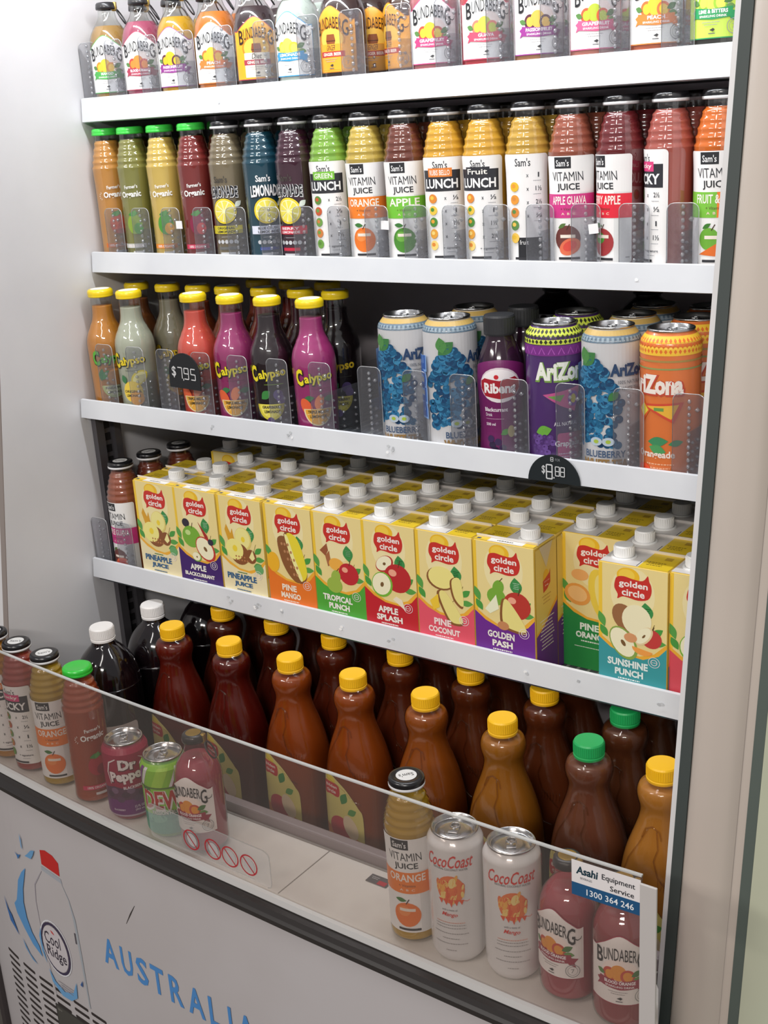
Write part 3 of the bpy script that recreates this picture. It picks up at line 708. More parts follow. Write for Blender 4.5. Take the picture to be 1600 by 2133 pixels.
for i, (x, lab, des, jc, cc, rel, rim) in enumerate(row2):
    t = ribbed(lab, des, jc, cc, az(x, 1.425) + rel, (x, 1.425, Z2), slim=.93 if i < 4 else 1.0, rim=rim or '#e8e8ea')
    b = copy_tree(t); b.location = (x + .001, 1.492, Z2); b.rotation_euler = (0, 0, math.radians(20 + i * 37))
    tag(b, 'bottle behind the ' + lab.split(' on the second shelf')[0].split(', first bottle')[0].split(' half hidden')[0].replace(' with orange-banded label', '').replace(' turned mostly away', '').replace(' by the right pillar', '').replace('ribbed ', '').replace(' with green lid', '').replace(' with lemon slice print', ''), 'juice bottle', 'second row of bottles on the second shelf')

# ---------------------------------------------------------------- ring-pull soft drink bottles
BP = smoothprof([(.0, .003), (.022, .002), (.0285, .002), (.0322, .006), (.0332, .012), (.0333, .03), (.0333, .09), (.0332, .106), (.0318, .117), (.0278, .1275), (.0222, .136), (.0172, .1435), (.0144, .151), (.0136, .157), (.0136, .164)], .002)
_bd = {}
def ringpull(label, jc, bg, accent, name, f1, f2, rot, loc, group='ring-pull soft drink bottles on the top shelf', under=None, brand='#232326', stout=False):
    t = empty('soft_drink_bottle', loc, math.radians(rot)); tag(t, label, 'soft drink bottle', group)
    part('bg', 'glass', [GLASS], t, lambda: MB().lathe(BP, 44))
    part('bj', 'drink', [juice(jc)], t, lambda: MB().lathe(inset(BP, .0014, .006, .136), 40))
    part('bc', 'cap', [mat('#242426', .35, coat=.3), mat('#b79a52', .3, metal=.8)], t, lambda: MB().lathe([(.0140, .1605, 0), (.0162, .161, 0), (.0166, .1635, 0), (.0158, .169, 0), (.0140, .1712, 0), (.0105, .1718, 1), (.0070, .1722, 1), (0, .1722, 1)], 32))
    def rp():
        m = MB(); P = [(.0175 + .0065 * (1 - math.cos(a)), .0075 * math.sin(a), .160 - .0135 * (1 - math.cos(a)) / 1.2) for a in [2 * PI * k / 22 for k in range(22)]]
        m.tube(P, .0012, 7, closed=True); m.bevbox(.010, .0178, -.0035, .0035, .158, .1715, .001, 1); return m
    part('bp', 'ring_pull', [mat('#2a2a2c', .4), mat('#b79a52', .3, metal=.8)], t, rp)
    A = Art(); x0, x1, z0 = -.036, .036, .016
    P = [(x0, z0), (x1, z0), (x1, .076)] + [(x, .079 + .017 * math.exp(-(x / .019) ** 2) - .003 * math.exp(-((abs(x) - .030) / .005) ** 2)) for x in [x1 - k * (x1 - x0) / 20 for k in range(21)]] + [(x0, .076)]
    Q = [(x * 1.02, z + (.0012 if z > .05 else -.0012)) for x, z in P]
    A.poly(Q, accent); A.poly(P, bg)
    if stout:
        A.ell(0, .056, .022, .017, '#c98322'); A.ell(0, .056, .019, .014, '#eebb4c'); A.poly([(-.006, .048), (.006, .048), (.0075, .055), (.006, .062), (-.006, .062), (-.0075, .055)], '#8a4a22'); A.rect(-.0075, .053, .0075, .0545, '#5a2e18')
        A.rect(-.019, .018, .019, .050, '#f1e6d2' if stout == 2 else bg); A.text('Diet' if stout == 2 else 'GINGER', 0, .0455, .014, .007, '#3a2a26', .01, shear=.2); A.rect(-.020, .034, .020, .041, accent if stout == 2 else '#b8322c'); A.text('GINGER BEER', 0, .0375, .030, .004, '#f4e8d8', .03)
    else:
        A.L += 1; k0 = len(A.V)
        A.ell(0, .060, .0195, .0165, '#f8e9e2'); A.ell(-.011, .0575, .0075, .0085, f1); A.ell(-.0015, .0605, .0085, .0095, f2); A.ell(.0085, .0565, .0078, .0085, f1, rot=20); A.ell(.0085, .0565, .005, .006, f2, rot=20); A.ell(-.011, .0575, .0045, .0055, f2)
        A.leaf(.012, .057, .013, .007, 25, '#4f7a44'); A.leaf(.014, .054, .012, .006, -10, '#6a9450'); A.leaf(-.016, .056, .010, .006, 160, '#5a8648')
        A.poly([(-.026, .040), (-.021, .0425), (-.021, .052), (-.026, .0485), (-.023, .0455)], accent); A.poly([(.027, .037), (.019, .041), (.019, .0495), (.030, .0475), (.0255, .0425)], accent)
        A.poly([(-.022, .0425), (0, .0405), (.022, .0425), (.022, .053), (0, .051), (-.022, .053)], accent); A.text(name, 0, .0488, .033 if len(name) > 7 else .02, .0040, '#f8f0f2', .035); A.text('SPARKLING DRINK', 0, .0440, .031, .0024, '#f8f0f2', .02)
        A.V[k0:] = [(x, y - .0065, z) for x, y, z in A.V[k0:]]
    A.text('UNDABER', .0, .0735, .0350, .0145, brand, .0, arc=.011); A.text('B', -.0222, .0705, .0082, .0185, brand, .012); A.text('G', .0222, .0690, .0088, .0205, brand, .012)
    A.line([(.026, .066), (.029, .0645), (.0325, .066), (.0335, .069)], [.001, .0012, .0009, .0005], brand)
    A.fine(-.002, .0310, .020, 2, .0026, '#a8a3a3'); A.poly([(-.003, .0235), (.001, .0255), (.003, .024), (.001, .022)], '#3a3a3c'); A.rect(-.004, .0195, .003, .0205, '#6a6a6c')
    A.ring(.0235, .0265, .0072, .0080, '#9a9a9a'); A.ring(.0235, .0265, .0050, .0054, '#9a9a9a'); A.text('7', .0235, .0265, .0035, .005, '#9a9a9a', .01)
    A.remap(lambda v: .036 + (v - .016) * 1.05).build('label', t, wrap(BP, .0333), .003); return t
row1 = [
 (-1.565, 'golden mango soft drink with green-trimmed label, first bottle on the top shelf', '#a98248', '#f6f5f3', '#4fae54', 'MANGO', '#e8912c', '#f2c33c', -18, None, '#232326', False),
 (-1.490, 'pink soft drink with maroon ribbon beside the first bottle on the top shelf', '#a84c68', '#f6f5f3', '#ae3a54', 'BLOOD ORANGE', '#c8403c', '#e88a3c', -16, None, '#232326', False),
 (-1.412, 'bright yellow soft drink with purple ribbon label on the top shelf', '#c4941c', '#f6f5f3', '#93308f', 'PASSIONFRUIT', '#5a2a3c', '#e8b92c', -24, None, '#232326', False),
 (-1.332, 'orange peach soft drink with orange ribbon left of the dark bottle on the top shelf', '#d2762c', '#f6f5f3', '#f0813c', 'PEACH', '#e8743c', '#f2b83c', -14, None, '#232326', False),
 (-1.253, 'dark ginger beer with yellow and cream Diet label on the top shelf', '#3c2c30', '#f0aa2c', '#a83a4c', '', '', '', -2, None, '#33221c', 2),
 (-1.172, 'milky white soft drink with blue ribbon label on the top shelf', '#c4ccc6', '#f6f6f3', '#2f96cf', 'LEMONADE', '#e8d43c', '#f2e45c', -28, None, '#232326', False),
 (-1.091, 'dark ginger beer with plain orange label on the top shelf', '#3a2422', '#f2a52c', '#c07a1c', '', '', '', -34, None, '#3a1f14', 1),
 (-.939, 'pink grapefruit soft drink right of the empty lane on the top shelf', '#bd6e76', '#f6f5f3', '#d0447c', 'GRAPEFRUIT', '#c8503c', '#e8c93c', -8, None, '#232326', False),
 (-.860, 'red guava soft drink with coral ribbon on the top shelf', '#c8404c', '#f6f5f3', '#e0506c', 'GUAVA', '#e8806c', '#c8d04c', 0, None, '#232326', False),
 (-.783, 'amber soft drink with purple ribbon over passionfruit halves, right part of top shelf', '#b8805c', '#f6f5f3', '#9c3a92', 'PASSIONFRUIT', '#5a2a3c', '#e8b94c', 1, None, '#232326', False),
 (-.705, 'rosy grapefruit soft drink with pink ribbon left of the rightmost peach drink', '#d08478', '#f6f5f3', '#e0608c', 'GRAPEFRUIT', '#d8603c', '#b8c83c', 2, None, '#232326', False),
 (-.624, 'reddish peach soft drink with orange ribbon, second from the right on the top shelf', '#cf6c4c', '#f6f5f3', '#f0863c', 'PEACH', '#e8743c', '#f2c83c', -2, None, '#232326', False),
 (-.547, 'dark soft drink with lime green label half hidden by the right pillar', '#3c3a36', '#c4e05c', '#2f9a5c', 'LIME & BITTERS', '#9ac83c', '#e8e45c', -14, None, '#2c4a24', False)]
for i, (x, lab, jc, bg, ac, nm, f1, f2, rel, un, br, st_) in enumerate(row1):
    t = ringpull(lab, jc, bg, ac, nm, f1, f2, az(x, 1.445) + rel, (x, 1.445, 1.5235), brand=br, stout=st_)
    b = copy_tree(t); b.location = (x, 1.516, 1.5235); b.rotation_euler = (0, 0, math.radians(az(x, 1.516) + (i * 53) % 60 - 20))
    w_ = lab.split(' soft drink')[0].split(' ginger beer')[0]
    tag(b, 'soft drink bottle directly behind the %s one, %s along the top shelf' % (w_, words[i]), 'soft drink bottle', 'second row of bottles on the top shelf')
ringpull('dark bottle with orange label set back in the empty lane of the top shelf', '#4a2a1e', '#f2a52c', '#c07a1c', '', '', '', -20, (-1.020, 1.50, 1.5235), group=None, stout=1, brand='#3a1f14')

# ---------------------------------------------------------------- yellow-capped lemonade bottles
CP = smoothprof([(.0, .003), (.020, .002), (.0285, .002), (.0318, .006), (.0328, .013), (.0335, .05), (.0348, .10), (.0352, .115), (.0345, .126), (.0315, .137), (.0265, .147), (.0215, .156), (.0190, .165), (.0180, .175), (.0177, .185), (.0177, .200)], .003)
CP = [(r * (.965 if z < .15 else 1), z) for r, z in CP]
def lemon_bottle(label, jc, txt, sub, capx, fr, rot, loc, level=.183, group='yellow-capped lemonade bottles at the front of the third shelf', art=True):
    t = empty('lemonade_bottle', loc, math.radians(rot)); tag(t, label, 'lemonade bottle', group)
    part('cg', 'glass', [GLASS], t, lambda: MB().lathe(CP, 44))
    part('cj', 'drink', [juice(jc, .3)], t, lambda: MB().lathe(inset(CP, .0012, .005, level), 40))
    part('cc', 'cap', [mat('#f2d21c', .3, coat=.3), mat('#f2f0ea', .35)], t, lambda: MB().lathe([(.0178, .1975), (.0202, .1975), (.0213, .1988), (.0209, .2000), (.0213, .2018), (.0213, .2062), (.0203, .2088), (.0180, .2105), (.0160, .2105, 1), (.0150, .2095, 1), (0, .2095, 1)], 40))
    if art:
        A = Art(); A.text('alypso', .0045, .0975, .045, .0175, txt, .03, rot=6, outline='#23251e', ow=.002); A.text('C', -.0265, .099, .013, .0255, txt, .045, rot=4, outline='#23251e', ow=.002)
        A.fine(.006, .082, .030, 1, .0028, sub)
        if fr == 'pine': A.leaf(-.022, .060, .022, .010, 80, '#2f7a44'); A.leaf(-.018, .062, .020, .010, 55, '#3f8a4c'); A.ell(.004, .066, .014, .014, '#e0943a'); A.ell(.0, .052, .022, .021, '#c9d48a', a0=180, a1=360); A.ell(0, .052, .018, .017, '#e2e6b0', a0=180, a1=360)
        elif fr == 'lemon': A.leaf(-.012, .060, .016, .011, 110, '#3f7a4c'); A.ell(.014, .070, .016, .011, '#e6d23c', rot=35); A.ell(.014, .070, .013, .008, '#f2ea9c', rot=35); A.ell(.0, .047, .018, .018, '#f0d04c'); A.ell(.006, .036, .013, .012, '#f0a83a')
        elif fr == 'grape': A.leaf(-.016, .060, .020, .013, 40, '#3f8a44'); A.ell(.012, .066, .008, .008, '#5a4a7c'); A.ell(.016, .058, .007, .007, '#6a558c'); A.ell(-.002, .052, .023, .025, '#d8cb3c', a0=180, a1=360); A.ell(-.002, .052, .019, .021, '#efe35c', a0=180, a1=360); A.ell(-.003, .026, .006, .006, '#5a3f7c')
        else: A.leaf(-.022, .066, .018, .009, 10, '#3f7a4c'); A.leaf(.010, .066, .018, .009, 5, '#3f7a4c'); A.ell(-.018, .055, .009, .014, '#e8663c', rot=30); A.ell(.003, .062, .007, .011, '#f08a5c', rot=-20); A.ell(.0, .052, .023, .026, '#e8dcae', a0=180, a1=360); A.ell(.0, .051, .0205, .023, '#e9ab3a', a0=180, a1=360)
        if fr not in ('pine', 'lemon'):
            for k in range(5): a = math.radians(200 + k * 35); A.line([(0, .050), (.019 * math.cos(a), .050 + .020 * math.sin(a))], .0006, '#f2e6c0')
        n1 = {'pine': 'PINEAPPLE', 'lemon': 'ORIGINAL', 'grape': 'GRAPEBERRY'}.get(fr, 'TRIPLE MELON'); A.text(n1, .0, .0475, .032, .0045, '#3a3420', .03); A.text('LEMONADE', 0, .0405, .026, .0045, '#3a3420', .03)
        A.build('label', t, wrap(CP, .0345), .003)
    return t
fro = [
 (-1.5765, 'orange lemonade bottle with green lettering, leftmost on the third shelf', '#d98c34', '#5fb43c', '#5a3a22', 'pine', 6),
 (-1.508, 'cloudy white lemonade bottle with yellow lettering on the third shelf', '#c2c4b0', '#f2d82c', '#4a4a42', 'lemon', -22),
 (-1.362, 'coral red lemonade bottle behind the $7.95 card on the third shelf', '#ea5c4c', '#f2e02c', '#8a2c28', 'melon', -20),
 (-1.284, 'magenta lemonade bottle left of the near-black one on the third shelf', '#ae3c78', '#f2e02c', '#6a2048', 'melon', -14),
 (-1.208, 'near-black grape lemonade bottle between two magenta ones on the third shelf', '#28181e', '#f2e02c', '#8ab03c', 'grape', -12),
 (-1.126, 'magenta lemonade bottle beside the empty lane on the third shelf', '#b83e82', '#f2e02c', '#7a2450', 'melon', 1)]
Z3 = 1.0405
for x, lab, jc, tc_, sub, fr, rel in fro: lemon_bottle(lab, jc, tc_, sub, 0, fr, az(x, 1.365) + rel, (x, 1.365, Z3))
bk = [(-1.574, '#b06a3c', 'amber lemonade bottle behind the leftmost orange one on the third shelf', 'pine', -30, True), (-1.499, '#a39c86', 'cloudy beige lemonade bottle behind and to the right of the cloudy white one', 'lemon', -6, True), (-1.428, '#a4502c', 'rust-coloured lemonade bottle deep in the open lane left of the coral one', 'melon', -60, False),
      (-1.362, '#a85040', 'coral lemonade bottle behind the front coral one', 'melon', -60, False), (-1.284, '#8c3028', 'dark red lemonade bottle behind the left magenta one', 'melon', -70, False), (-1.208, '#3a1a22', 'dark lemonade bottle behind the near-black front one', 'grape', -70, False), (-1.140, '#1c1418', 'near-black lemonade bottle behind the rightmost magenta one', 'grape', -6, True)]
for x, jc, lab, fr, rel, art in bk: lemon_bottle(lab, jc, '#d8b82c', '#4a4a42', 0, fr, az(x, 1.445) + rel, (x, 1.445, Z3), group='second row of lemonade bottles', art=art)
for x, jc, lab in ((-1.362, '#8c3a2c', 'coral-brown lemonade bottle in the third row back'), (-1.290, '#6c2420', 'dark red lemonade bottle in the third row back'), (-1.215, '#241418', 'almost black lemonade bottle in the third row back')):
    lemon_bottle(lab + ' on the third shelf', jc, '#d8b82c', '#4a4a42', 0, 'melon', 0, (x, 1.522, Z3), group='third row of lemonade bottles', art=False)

# ---------------------------------------------------------------- cans
def can_parts(t, R, H, lidr, bodym, colm, neck=.014):
    pf = smoothprof([(.0, .0065), (R - .011, .004), (R - .0085, .0005), (R - .006, .0005), (R - .0015, .007), (R, .013)], .002) + [(R, .03), (R, H - neck - .004)] + smoothprof([(R - .0002, H - neck - .002), (R - .0015, H - neck + .001), (lidr + .0012, H - .005), (lidr, H - .0035)], .002)
    part(('can', R, H), 'body', [bodym], t, lambda: MB().lathe(pf, 48))
    def lid():
        return MB().lathe([(lidr, H - .0036), (lidr + .0013, H - .002), (lidr + .0010, H - .0004), (lidr - .0002, H), (lidr - .0012, H - .0006), (lidr - .0022, H - .0052), (lidr - .0034, H - .0066), (lidr - .0046, H - .0052), (.012, H - .0048), (0, H - .0048)], 48)
    part(('lid', R, H), 'lid', [STEEL], t, lid)
    def tab():
        m = MB(); z = H - .0040
        m.tube([(.0055 * math.cos(a), .0045 + .0052 * math.sin(a), z + .0006) for a in [2 * PI * k / 18 for k in range(18)]], .0011, 6, closed=True)
        m.bevbox(-.0055, .0055, -.011, .001, z - .0004, z + .0008, .0004); m.lathe([(.0022, z), (.0022, z + .0016), (0, z + .0018)], 10, c=(0, -.002))
        m.tube([(.0095 * math.cos(a), -.0095 + .0085 * math.sin(a), H - .0049) for a in [PI + PI * k / 14 for k in range(15)]], .0005, 5); return m
    part(('tab', R, H), 'pull_tab', [STEEL], t, tab)
    return pf
def grapes(A, pts, r, cols):
    for i, (x, y) in enumerate(pts):
        c = cols[i % len(cols)]; A.ell(x, y, r, r, c, n=14, same=(i % 3 > 0)); A.ell(x - r * .2, y + r * .25, r * .35, r * .3, cols[(i + 1) % len(cols)], n=8, same=True)
def blueberry(A, pf, R):
    H = .197; A.rect(-.115, .020, .115, .178, '#cbcbcd', same=True); A.rect(-.115, .1785, .115, .1865, '#5f7586')
    for k in range(36): A.rect(-.110 + k * .0062, .180, -.1068 + k * .0062, .185, '#8fa1ad', same=True)
    A.rect(-.115, .1870, .115, .193, '#c2a35c')
    random.seed(3); pts = []
    for k in range(190):
        y = .050 + .108 * random.random(); wv = .006 + .027 * min(1, (.160 - y) / .045); pts.append((-.017 + (random.random() * 2 - .9) * wv, y))
    pts.sort(key=lambda p: p[1]); A.L += 1; grapes(A, pts, .0052, ['#1d5f86', '#2c74a0', '#184e74', '#3b84ac', '#133f66'])
    A.leaf(-.030, .150, .026, .016, 42, '#3f7a44'); A.leaf(-.024, .152, .022, .014, 100, '#4f8a48'); A.leaf(.004, .108, .016, .010, 45, '#3f7a44')
    A.text('AriZona', .031, .146, .050, .016, '#2b4468', .05); A.text('100% NATURAL', .030, .131, .030, .0045, '#6a7078', .01); A.text('WHITE TEA', .030, .123, .022, .0050, '#6a7078', .01)
    A.text('BLUEBERRY', .0, .040, .048, .009, '#3f5676', .02); A.text('WHITE TEA', .0, .028, .054, .011, '#8a6a3a', .05); A.fine(0, .0215, .04, 1, .003, '#6a7a8a')
    for dx in (-.010, .004): A.ell(.0 + dx, .056, .007, .0055, '#b8c8d6'); A.ell(dx, .056, .003, .0025, '#a8c048')
    A.text('BLUE', -.060, .105, .085, .018, '#2f5aa8', .06, rot=90, outline='#7fa6dc', ow=.003)
def grapeade(A, pf, R):
    A.rect(-.115, .172, .115, .1915, '#c8d84c')
    for r in range(3):
        for k in range(36): x = -.112 + k * .0062 + (r % 2) * .0031; y = .1755 + r * .0062; A.poly([(x, y - .003), (x + .0024, y), (x, y + .003), (x - .0024, y)], '#2f3024', same=True)
    A.rect(-.115, .158, .115, .171, '#7a2f86'); 
    for k in range(18): x = -.11 + k * .0125; A.line([(x, .160), (x + .004, .168), (x + .008, .160)], .0012, '#b05ab8', same=True)
    A.text('AriZona', .009, .138, .074, .0235, '#eef0e6', .05, outline='#7aa04c', ow=.003)
    A.poly([(-.018, .108), (.034, .118), (.024, .085), (.004, .094)], '#c0568c'); A.poly([(-.012, .106), (.010, .108), (.004, .099)], '#6a9a4c'); A.ell(.022, .102, .008, .010, '#8a4aa8'); A.ell(.022, .102, .004, .006, '#d8c84c')
    A.text('ALL NATURAL', .012, .070, .032, .005, '#ece6f0', .02); A.leaf(-.028, .058, .022, .014, 15, '#6aa83f')
    pts = [(-.030 + .007 * i + .0035 * (j % 2), .052 - .0065 * j) for j in range(5) for i in range(4 - j // 2)]; A.L += 1; grapes(A, pts, .0042, ['#5a3a7c', '#6a4a92', '#4a2c6a'])
    A.rect(.0, .022, .036, .058, '#c0568c', .004); A.text('Grapeade', .014, .043, .034, .010, '#f0eef4', .03); A.fine(.014, .030, .025, 2, .004, '#e0d0ea')
def orangeade(A, pf, R):
    A.rect(-.115, .168, .115, .1905, '#f2c23c')
    for r in range(3):
        for k in range(40): x = -.112 + k * .0056 + (r % 2) * .0028; y = .173 + r * .0062; A.poly([(x, y - .0028), (x + .002, y), (x, y + .0028), (x - .002, y)], '#e0702c', same=True)
    A.rect(-.115, .160, .115, .1625, '#a88a4c'); A.rect(-.115, .151, .115, .153, '#8f9a5c')
    A.text('AriZona', -.012, .133, .078, .0240, '#f0e6dc', .05, outline='#c04a34', ow=.003)
    A.poly([(-.030, .108), (.028, .112), (.016, .086), (-.006, .098)], '#cf4a34'); A.poly([(-.020, .106), (.022, .109), (.013, .091), (-.004, .100)], '#e8b23c'); A.poly([(-.026, .116), (-.014, .101), (-.024, .086), (-.034, .101)], '#e0602c'); A.poly([(-.024, .110), (-.016, .101), (-.024, .092), (-.031, .101)], '#e8d04c'); A.rect(-.008, .101, .004, .105, '#6a9a4c')
    A.leaf(-.016, .062, .026, .012, 5, '#3f8a5c'); A.leaf(-.014, .056, .022, .012, -15, '#4f9a5c'); A.leaf(.010, .060, .018, .008, 10, '#3f8a5c')
    A.text('Orangeade', -.006, .046, .048, .0115, '#efe0d4', .03); A.fine(.0, .034, .034, 2, .005, '#e8b08a'); A.ell(-.022, .026, .010, .008, '#e8502c')
def tallcan(label, des, body, x, y, rel, group='tall cans at the front of the third shelf'):
    t = empty('drink_can', (x, y, Z3), math.radians(az(x, y) + rel)); tag(t, label, 'drink can', group)
    pf = can_parts(t, .0365, .197, .0275, mat(body, .28, coat=.5), None); A = Art(); des(A, pf, .0365); A.build('print', t, wrap(pf, .0365), .005, .008); return t
c1 = tallcan('white blueberry tea can next to the empty lane on the third shelf', blueberry, '#cbcbcd', -.957, 1.362, -16)
c2 = tallcan('white blueberry tea can left of the purple-labelled bottle, berries facing front', blueberry, '#cbcbcd', -.882, 1.362, 22)
c3 = tallcan('purple grape drink can with yellow and black diamond top', grapeade, '#4a2c66', -.724, 1.362, 4)
c4 = tallcan('white blueberry tea can between the purple can and the orange can', blueberry, '#cbcbcd', -.644, 1.362, -12)
c5 = tallcan('orange drink can with yellow diamond top beside the right pillar', orangeade, '#d9743a', -.566, 1.362, -18)
for src, x, y, lab in ((c2, -.892, 1.442, 'white tea can behind the left pair of white cans'), (c3, -.732, 1.442, 'purple drink can behind the front purple one'), (c4, -.650, 1.442, 'white tea can directly behind the right-hand white can'), (c5, -.566, 1.442, 'orange drink can directly behind the front orange one'),
                       (c4, -.656, 1.520, 'tall can in the third row back, behind two white cans'), (c5, -.576, 1.520, 'tall can in the third row back, behind two orange cans')):
    b = copy_tree(src); b.location = (x, y, Z3); b.rotation_euler = (0, 0, math.radians(az(x, y) + 30)); tag(b, lab + ' on the third shelf', 'drink can', 'cans further back on the third shelf')
# blackcurrant drink bottle
RP = smoothprof([(.0, .003), (.020, .002), (.0265, .003), (.0295, .008), (.0300, .02), (.0285, .05), (.0290, .075), (.0308, .105), (.0308, .125), (.0290, .142), (.0240, .158), (.0190, .170), (.0180, .178)], .003)
def currant(label, x, y, rel, group, art=True):
    t = empty('blackcurrant_bottle', (x, y, Z3), math.radians(az(x, y) + rel)); tag(t, label, 'drink bottle', group)
    part('rb', 'bottle', [mat('#2c1626', .12, coat=.5)], t, lambda: MB().lathe(RP, 44))
    def cap():
        m = MB().lathe([(.0180, .176), (.0207, .176), (.0210, .178), (.0208, .199), (.0195, .2015), (0, .2018)], 36)
        for k in range(30): a = 2 * PI * k / 30; m.box(.0205 * math.cos(a) - .0005, .0205 * math.cos(a) + .0005, .0205 * math.sin(a) - .0005, .0205 * math.sin(a) + .0005, .180, .197)
        return m
    part('rc', 'cap', [mat('#2a2b2e', .45)], t, cap, False)
    if art:
        A = Art(); L_ = [(-.060, .012), (.060, .012), (.060, .128)] + [(.060 - k * .006, .128 + .018 * math.sin(PI * k / 20)) for k in range(21)] + [(-.060, .128)]
        A.poly(L_, '#6f1c5c'); A.ell(0, .113, .0275, .0235, '#d9c9d0'); A.ell(0, .112, .0262, .0222, '#efe9ea')
        A.poly([(-.026, .118), (-.020, .122), (0, .119), (.020, .124), (.026, .118), (.0265, .108), (.020, .098), (.0, .0945), (-.020, .098), (-.0262, .108)], '#a81c2c'); A.text('Ribena', 0, .109, .042, .014, '#f2eeec', .04); A.ell(-.004, .124, .003, .003, '#c8202c')
        A.text('Blackcurrant', -.006, .080, .032, .0055, '#ece2ea', .03); A.text('Drink', -.016, .073, .010, .0042, '#ece2ea', .01); A.text('500 ml', -.014, .060, .014, .004, '#ece2ea', .02); A.fine(-.008, .067, .026, 1, .0025, '#c8a0bc')
        for q, (gx, gy) in enumerate([(-.012, .032), (-.004, .036), (-.008, .025), (.002, .028), (-.002, .020), (-.014, .040)]): A.ell(gx, gy, .0048, .0048, ['#2a1a3c', '#3a2450'][q % 2])
        A.leaf(-.018, .018, .016, .009, -10, '#4f9a3c'); A.leaf(.0, .046, .014, .008, 30, '#4f9a3c'); A.ell(.014, .050, .005, .008, '#b8a878')
        A.build('label', t, wrap(RP, .0295), .003, .008)
    return t
currant('black-capped purple blackcurrant bottle with red and white oval on the third shelf', -.804, 1.362, -4, None)
currant('black-capped dark bottle behind the purple blackcurrant bottle', -.806, 1.430, 20, 'dark bottles further back on the third shelf', False)
# dark jars at the back
for x, lab in ((-.845, 'large dark round-shouldered bottle deep behind the purple blackcurrant bottle'), (-.70, 'large dark round-shouldered bottle deep behind the purple can')):
    t = empty('dark_bottle', (x, 1.60, Z3)); tag(t, lab, 'drink bottle', 'dark bottles further back on the third shelf')
    MB().lathe(smoothprof([(0, .002), (.04, .002), (.045, .01), (.045, .15), (.040, .172), (.026, .186), (.018, .192), (.018, .198)], .004), 36).build('bottle', mat('#1a1416', .15, coat=.5), t, True)
    MB().lathe([(.019, .196), (.021, .197), (.021, .212), (.019, .214), (0, .214)], 30).build('cap', mat('#1b1b1d', .4), t, True)
t = MB().lathe([(0, 0), (.0035, 0), (.0035, .055), (0, .057)], 12).build('peg', mat('#151515', .5)); t.location = (-1.08, 1.66, 1.155); t.rotation_euler = (math.radians(8), math.radians(-90), 0)
tag(t, 'thin black peg sticking out at the back of the empty lane on the third shelf', 'peg')

